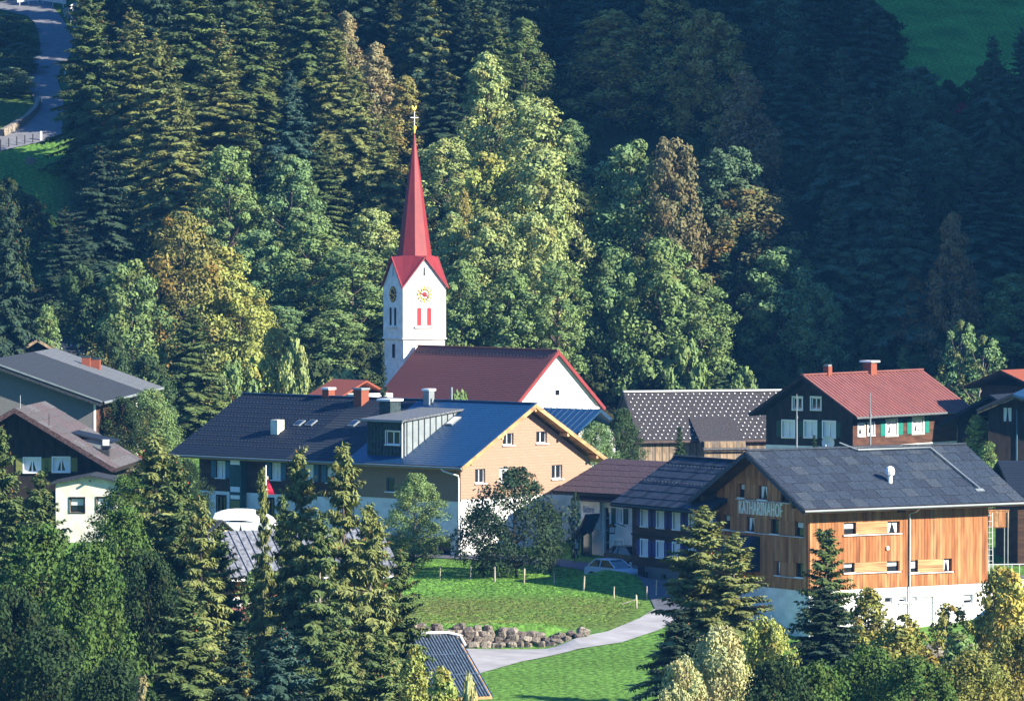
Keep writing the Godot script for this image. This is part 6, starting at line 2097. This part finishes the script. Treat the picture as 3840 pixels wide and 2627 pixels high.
	tree("beech_tree", "s1", 28.9, 552, 55.6, 8.3, "spruce_shade", "dim spruce between the ochre beeches and the twin spruces", "trees of the shaded wood")
	tree("beech_tree", "b0", 27.9, 570, 63.2, 11.5, "leaf_shade", "dim leafy tree at the top edge right of the beeches", "trees of the shaded wood")
	tree("spruce_tree", "s0", 32.7, 572, 62.8, 11.4, "spruce_shade", "bluish dim spruce at the top edge left of the pale-stemmed one", "trees of the shaded wood", "bark_dark")
	tree("spruce_tree", "s3", 33.2, 537, 55.4, 9.7, "spruce_shade", "tall weeping spruce with a pale stem in the shaded wood", "trees of the shaded wood", "bark_pale")
	tree("spruce_tree", "s3", 36.5, 530, 50.6, 10.1, "spruce_shade", "second weeping spruce, a little lower than its pale-stemmed neighbour", "trees of the shaded wood", "bark_pale")
	tree("spruce_tree", "s2", 38.1, 570, 64.6, 8.0, "spruce_shade", "dark spruce with a grey stem against the high meadow", "trees of the shaded wood", "bark_pale")
	tree("leafy_tree", "b0", 42.7, 556, 53.9, 8.7, "leaf_shade", "dark rounded tree at the foot of the high meadow", "trees of the shaded wood")
	tree("leafy_tree", "b2", 44.4, 545, 47.7, 8.0, "leaf_shade", "dark rounded tree below the high meadow's tip", "trees of the shaded wood")
	tree("spruce_tree", "s1", 50.0, 552, 57.0, 6.1, "spruce_shade", "dark pointed spruce with a thin grey stem before the high meadow", "trees of the shaded wood", "bark_pale")
	tree("spruce_tree", "s0", 53.5, 556, 58.0, 5.6, "spruce_shade", "dark spruce cut by the edge before the high meadow", "trees of the shaded wood", "bark_dark")
	tree("bush", "u0", 48.1, 566, 50.3, 2.1, "scarlet", "small scarlet bush glowing in the dark wood", "bushes at the edge of the wood")
	tree("spruce_tree", "s1", 38.9, 520, 43.0, 9.9, "spruce_shade", "dark spruce in the hollow right of the weeping spruces", "trees of the shaded wood", "bark_dark")
	tree("leafy_tree", "b3", 43.1, 516, 38.7, 7.1, "rust_shade", "brownish bare-looking tree in the dark right wood", "trees of the shaded wood")
	tree("spruce_tree", "s0", 47.4, 528, 44.4, 10.6, "spruce_shade", "wide dark spruce under the pointed one", "trees of the shaded wood", "bark_dark")
	tree("leafy_tree", "b0", 49.0, 517, 32.7, 8.1, "green", "dim green tree above the orange attic house", "trees of the shaded wood")
	tree("birch_tree", "b1", 45.8, 520, 31.8, 6.2, "leaf_shade", "dark tree above the two slender birches", "trees of the shaded wood")
	tree("spruce_tree", "s1", 31.1, 520, 40.9, 8.8, "spruce_shade", "dark spruce below the weeping pair", "trees of the shaded wood", "bark_dark")
	tree("leafy_tree", "b1", 34.6, 520, 35.2, 8.1, "leaf_shade", "dark tree above the red roof's white chimney", "trees of the shaded wood")
	tree("leafy_tree", "b2", 30.0, 515, 31.8, 6.1, "teal", "low green tree left of the white-capped chimney", "trees of the shaded wood")
	tree("leafy_tree", "b3", 39.7, 519, 32.7, 7.1, "rust_shade", "dull brown tree above the right end of the red roof", "trees of the shaded wood")
	tree("conifer", "n2", 37.4, 507, 25.8, 3.8, "green", "small pointed conifer peeping over the red roof", "trees of the shaded wood")
	tree("birch_tree", "f0", 41.0, 490, 28.8, 4.3, "teal", "slender birch right of the red roof", "trees in the village", "bark_pale")
	tree("birch_tree", "f0", 42.9, 489, 27.4, 4.9, "teal", "second slender birch, nearer the dark houses", "trees in the village", "bark_pale")
	tree("conifer", "n2", 20.3, 509, 23.5, 4.5, "teal", "small bush-like conifer above the middle of the barn ridge", "trees in the village")
	tree("bush", "u0", 22.4, 508, 23.9, 3.7, "green", "light bush where barn and red-roofed house meet", "bushes at the edge of the wood")
	tree("bush", "u0", 16.3, 510, 23.8, 4.2, "teal", "bush over the left part of the barn ridge", "bushes at the edge of the wood")
	tree("beech_tree", "b4", -30.1, 490, 38.8, 10.3, "orange", "orange autumn beech glowing at the wood's edge", "leafy trees of the sunlit wood")
	tree("beech_tree", "b0", -27.2, 494, 35.5, 9.5, "lime", "yellow-green tree joined to the orange beech", "leafy trees of the sunlit wood")
	tree("leafy_tree", "b2", -25.2, 490, 32.2, 8.5, "lime", "sunny yellow-green tree above the old dark roof", "leafy trees of the sunlit wood")
	tree("spruce_tree", "s2", -28.3, 470, 30.6, 8.9, "spruce", "dark broad spruce before the yellow-green trees", "spruces of the sunlit wood behind the church")
	tree("leafy_tree", "b0", -34.8, 484, 34.4, 8.9, "green", "round green tree above the grey barn's roof end", "leafy trees of the sunlit wood")
	tree("leafy_tree", "b2", -39.4, 486, 33.9, 7.1, "dark", "dark leafy tree left of the round green tree", "leafy trees of the sunlit wood")
	tree("leafy_tree", "b3", -41.9, 478, 30.4, 5.3, "green", "small green tree behind the white chimney", "leafy trees of the sunlit wood")
	tree("bush", "f1", -36.8, 470, 27.3, 7.6, "gold_leaf", "yellowish shrub behind the speckled cottage", "bushes at the edge of the wood")
	tree("bush", "b2", -35.4, 466, 28.7, 5.1, "dark", "dark shrub above the grey barn's pale roof strip", "bushes at the edge of the wood")
	tree("leafy_tree", "b2", -31.2, 455, 26.7, 6.3, "dark", "dark bushy tree at the end of the grey barn's roof", "leafy trees of the sunlit wood")
	tree("bush", "c1", -31.5, 424, 24.1, 6.0, "near_dark", "bush against the brown side wall of the grey barn", "bushes at the edge of the wood")
	tree("bush", "c1", -29.4, 432, 24.5, 6.1, "green", "green bush between the grey barn and the old dark roof", "bushes at the edge of the wood")
	tree("bush", "f1", -21.5, 480, 28.4, 6.0, "yellow", "bright yellow bush in full sun by the old roof's ridge", "bushes at the edge of the wood")
	tree("bush", "u0", -22.9, 476, 26.1, 5.2, "lime", "yellow-green bush behind the old dark roof", "bushes at the edge of the wood")
	tree("bush", "u0", -19.4, 474, 27.4, 3.9, "bright", "pale bush behind the ridge chimney", "bushes at the edge of the wood")
	tree("bush", "u0", -25.0, 474, 25.4, 5.2, "green", "green bush at the left end of the old roof's ridge", "bushes at the edge of the wood")
	tree("bush", "u0", -15.5, 474, 24.6, 6.5, "bright", "light bush left of the small red sacristy roof", "bushes at the edge of the wood")
	tree("conifer", "s1", -11.1, 455, 26.9, 1.5, "spruce_dark", "very thin dark conifer in front of the tower foot", "trees in the village", "bark_dark")
	tree("leafy_tree", "c1", 6.5, 424, 22.1, 5.1, "teal", "airy tree with whitish gaps before the church's side wall", "trees in the village")
	tree("leafy_tree", "c0", 9.0, 432, 22.9, 4.2, "dark", "dark slim tree left of the spotted barn", "trees in the village")
	tree("conifer", "n2", 15.0, 470, 19.8, 1.8, "dark", "small dark conifer before the barn's plank bay", "trees in the village", "bark_dark")
	tree("bush", "u0", -4.2, 428, 24.4, 4.3, "green", "green bush tops showing over the shingled house's ridge", "bushes at the edge of the wood")
	tree("bush", "f1", 39.8, 446, 21.8, 5.0, "lime", "bright yellow-green shrub beside the red-roofed house", "trees in the village")
	tree("bush", "f1", 39.0, 430, 20.3, 3.8, "green", "green shrub below the bright yellow-green one", "trees in the village")
	tree("conifer", "n2", 26.1, 456, 19.7, 1.3, "dark", "tiny dark conifer at the foot of the dark gable", "trees in the village", "bark_dark")
	tree("bush", "u0", 40.7, 432, 18.0, 1.6, "bright", "small round bush at the corner of the edge house's roof", "trees in the village")
	tree("leafy_tree", "c0", -7.2, 384.5, 20.1, 5.2, "green", "young maple on a thin trunk before the white ground floor", "trees in the village")
	tree("pear_tree", "c2", 0.3, 378.5, 20.8, 8.0, "pear_dark", "wide dark pear tree before the shingled gable", "trees in the village", "bark_dark")
	tree("leafy_tree", "c2", -2.0, 379, 17.9, 4.9, "pear_dark", "low dark side tree left of the pear tree", "trees in the village", "bark_dark")
	tree("leafy_tree", "c2", 2.7, 381, 18.1, 2.3, "pear_dark", "dark bush-tree between the pear tree and the porch", "trees in the village", "bark_dark")
	tree("sapling", "f0", 4.6, 388, 18.6, 0.9, "pear_dark", "narrow tree at the gable's right corner", "trees in the village", "bark_dark")
	tree("leafy_tree", "c0", -25.9, 288, 22.2, 8.4, "near_green", "big leafy tree with sunlit clusters in the near left corner", "foreground leafy trees")
	tree("leafy_tree", "c1", -23.1, 283, 21.6, 7.4, "near_green", "leafy tree with a pale trunk beside the corner tree", "foreground leafy trees")
	tree("leafy_tree", "c1", -26.3, 276, 19.7, 6.6, "near_dark", "dark leafy tree under the corner tree", "foreground leafy trees")
	tree("leafy_tree", "c1", -23.7, 272, 18.0, 7.7, "near_dark", "low dark leafy tree at the bottom near the corner", "foreground leafy trees")
	tree("spruce_tree", "n0", -31.3, 322, 26.3, 5.2, "spruce", "spruce at the edge before the dark boarded gable", "foreground spruces")
	tree("spruce_tree", "n0", -27.8, 312, 23.9, 6.2, "spruce", "dark cone-bearing spruce before the olive shutters", "foreground spruces")
	tree("spruce_tree", "n1", -30.0, 318, 22.0, 6.0, "spruce", "spruce below the edge spruce, left of the cream annex", "foreground spruces")
	tree("spruce_tree", "n1", -21.7, 318, 25.8, 7.9, "spruce_olive", "tall reddish-tipped spruce right of the cream annex", "foreground spruces")
	tree("spruce_tree", "n0", -19.6, 308, 24.8, 7.3, "spruce", "large spruce with a long dark bare trunk below", "foreground spruces")
	tree("spruce_tree", "n1", -17.8, 300, 23.0, 5.6, "spruce_olive", "drooping spruce before the garden hut", "foreground spruces", "bark_dark")
	tree("leafy_tree", "c0", -22.7, 305, 22.2, 6.3, "near_green", "leafy tree below the cream annex's windows", "foreground leafy trees")
	tree("leafy_tree", "c1", -20.6, 296, 20.2, 6.1, "near_dark", "dark leafy tree between the cream annex and the seam roof", "foreground leafy trees")
	tree("spruce_tree", "n0", -18.0, 290, 18.7, 7.2, "spruce", "shadowed spruce beside the seam-roofed house", "foreground spruces", "bark_dark")
	tree("sapling", "f1", -15.7, 312, 18.1, 4.3, "green", "light small tree before the grey seam roof", "foreground leafy trees")
	tree("spruce_tree", "n1", -14.5, 305, 24.5, 2.3, "spruce_olive", "thin spruce with sparse dark boughs before the seam roof", "foreground spruces", "bark_pale")
	tree("spruce_tree", "n0", -12.1, 302, 25.8, 5.7, "spruce_olive", "tall spruce, first of the pair before the white ground floor", "foreground spruces", "bark_pale")
	tree("spruce_tree", "n1", -9.7, 300, 26.1, 6.0, "spruce_olive", "tallest near spruce with a crooked bushy tip", "foreground spruces")
	tree("spruce_tree", "n1", -8.1, 292, 23.2, 5.1, "spruce_olive", "spruce between the tall pair and the meadow", "foreground spruces", "bark_pale")
	tree("spruce_tree", "n1", -10.6, 290, 22.6, 6.2, "spruce", "dense spruce under the tall pair", "foreground spruces", "bark_pale")
	tree("spruce_tree", "n0", -6.3, 296, 20.5, 5.6, "spruce", "spruce at the meadow's edge with open side boughs", "foreground spruces")
	tree("spruce_tree", "n0", -11.9, 272, 18.0, 6.8, "spruce_blue", "low bluish spruce at the bottom, before the seam-roofed house", "foreground spruces")
	tree("spruce_tree", "n2", -14.8, 280, 17.1, 6.3, "spruce_dark", "dark spruce at the bottom beside the low bluish one", "foreground spruces", "bark_dark")
	tree("spruce_tree", "n2", -18.5, 262, 16.4, 2.3, "larch_tree", "small tan-tipped sapling at the bottom edge", "foreground spruces")
	tree("bush", "c1", -20.3, 266, 16.9, 6.9, "near_dark", "dark bush at the bottom left of the tan sapling", "foreground leafy trees")
	tree("spruce_tree", "n1", -9.4, 280, 17.8, 5.6, "spruce", "spruce at the bottom below the tall pair", "foreground spruces")
	tree("bush", "n0", -7.0, 276, 17.4, 5.9, "spruce", "spruce at the bottom beside the yellow bush", "foreground spruces")
	tree("bush", "f1", -4.9, 282, 16.0, 3.9, "lime", "yellow-green bush before the corrugated roof", "foreground leafy trees")
	tree("bush", "f1", -3.4, 270, 16.1, 4.7, "lime", "yellow bush at the bottom below the corrugated roof", "foreground leafy trees")
	tree("bush", "u0", -2.1, 262, 16.3, 2.4, "pale", "cream-flowering bush at the bottom edge by the lawn", "foreground leafy trees")
	tree("sapling", "f1", -14.6, 284, 16.5, 3.2, "orange", "small orange-leaved tree below the seam-roofed house", "foreground leafy trees")
	tree("leafy_tree", "c0", -24.1, 335, 22.5, 6.2, "near_green", "leafy tree between the cream annex and the old house's garden", "foreground leafy trees")
	tree("bush", "c1", -24.5, 400, 20.3, 4.1, "near_dark", "dark bush at the old house's shaded corner", "trees in the village")
	tree("spruce_tree", "n1", -7.9, 303, 21.9, 5.7, "spruce_olive", "spruce hiding the far end of the grey seam roof", "foreground spruces")
	tree("spruce_tree", "n1", -13.3, 306, 22.9, 4.2, "spruce", "dark spruce between the thin spruce and the tall pair", "foreground spruces", "bark_dark")
	tree("spruce_tree", "n0", -16.9, 306, 21.1, 5.7, "spruce", "spruce in front of the seam roof's near verge", "foreground spruces")
	tree("spruce_tree", "n0", 11.1, 312, 21.8, 9.0, "spruce_olive", "big cone-hung spruce before the brown shuttered house", "foreground spruces", "bark_pale")
	tree("spruce_tree", "n0", 12.8, 308, 20.5, 8.1, "spruce_olive", "bushy spruce leaning towards the larch house's corner", "foreground spruces")
	tree("spruce_tree", "n0", 9.5, 296, 17.0, 6.3, "spruce_dark", "dark spruce boughs reaching over the lawn", "foreground spruces", "bark_dark")
	tree("spruce_tree", "n2", 19.2, 318, 20.2, 6.0, "spruce", "pointed spruce before the larch house's long side", "foreground spruces")
	tree("spruce_tree", "n0", 18.3, 306, 17.5, 7.6, "spruce_dark", "dark lower spruce below the pointed one", "foreground spruces", "bark_dark")
	tree("bush", "c1", 10.9, 272, 18.0, 5.6, "pale", "cream-leaved bush at the bottom right of the lawn", "foreground leafy trees")
	tree("bush", "c1", 13.3, 280, 17.8, 5.5, "lime", "bright green leafy tree between cream bush and pointed spruce", "foreground leafy trees")
	tree("bush", "c1", 8.9, 268, 16.7, 4.6, "pale", "pale bush at the bottom edge beside the lawn", "foreground leafy trees")
	tree("bush", "c1", 13.6, 264, 17.1, 6.6, "near_dark", "dark bush at the bottom below the pointed spruce", "foreground leafy trees")
	tree("sapling", "f1", 20.5, 310, 17.2, 5.8, "sapling", "wispy yellow sapling right of the pointed spruce", "saplings below the larch house", "bark_pale")
	tree("sapling", "f1", 21.7, 300, 15.7, 6.4, "sapling", "wispy sapling before the white basement's small windows", "saplings below the larch house", "bark_pale")
	tree("sapling", "f0", 23.0, 302, 16.3, 4.2, "sapling", "thin sapling before the basement door", "saplings below the larch house", "bark_pale")
	tree("sapling", "f0", 24.8, 304, 16.7, 3.8, "sapling", "thin upright sapling right of the basement door", "saplings below the larch house", "bark_pale")
	tree("sapling", "f1", 25.8, 298, 15.6, 5.6, "green", "low green sapling by the boulders", "saplings below the larch house")
	tree("sapling", "f1", 27.7, 306, 18.7, 5.0, "sapling", "tall yellow sapling at the larch house's far corner", "saplings below the larch house", "bark_pale")
	tree("sapling", "f1", 29.1, 304, 18.7, 5.7, "yellow", "tall yellow sapling at the picture's right edge", "saplings below the larch house", "bark_pale")
	tree("bush", "c1", 27.6, 290, 16.5, 6.0, "sapling", "yellowish bush in the bottom right corner", "foreground leafy trees")
	tree("bush", "c1", 24.6, 284, 15.8, 6.8, "sapling", "ochre-green bush left of the corner bush", "foreground leafy trees")
	tree("bush", "c1", 21.3, 278, 15.9, 6.9, "near_green", "green thicket bush at the bottom before the boulders", "foreground leafy trees")
	tree("bush", "c1", 18.8, 282, 16.2, 6.7, "near_green", "green thicket bush at the bottom below the wispy sapling", "foreground leafy trees")
	tree("bush", "c1", 15.8, 268, 16.5, 6.4, "near_green", "shaded thicket bush at the bottom beside the dark bush", "foreground leafy trees")
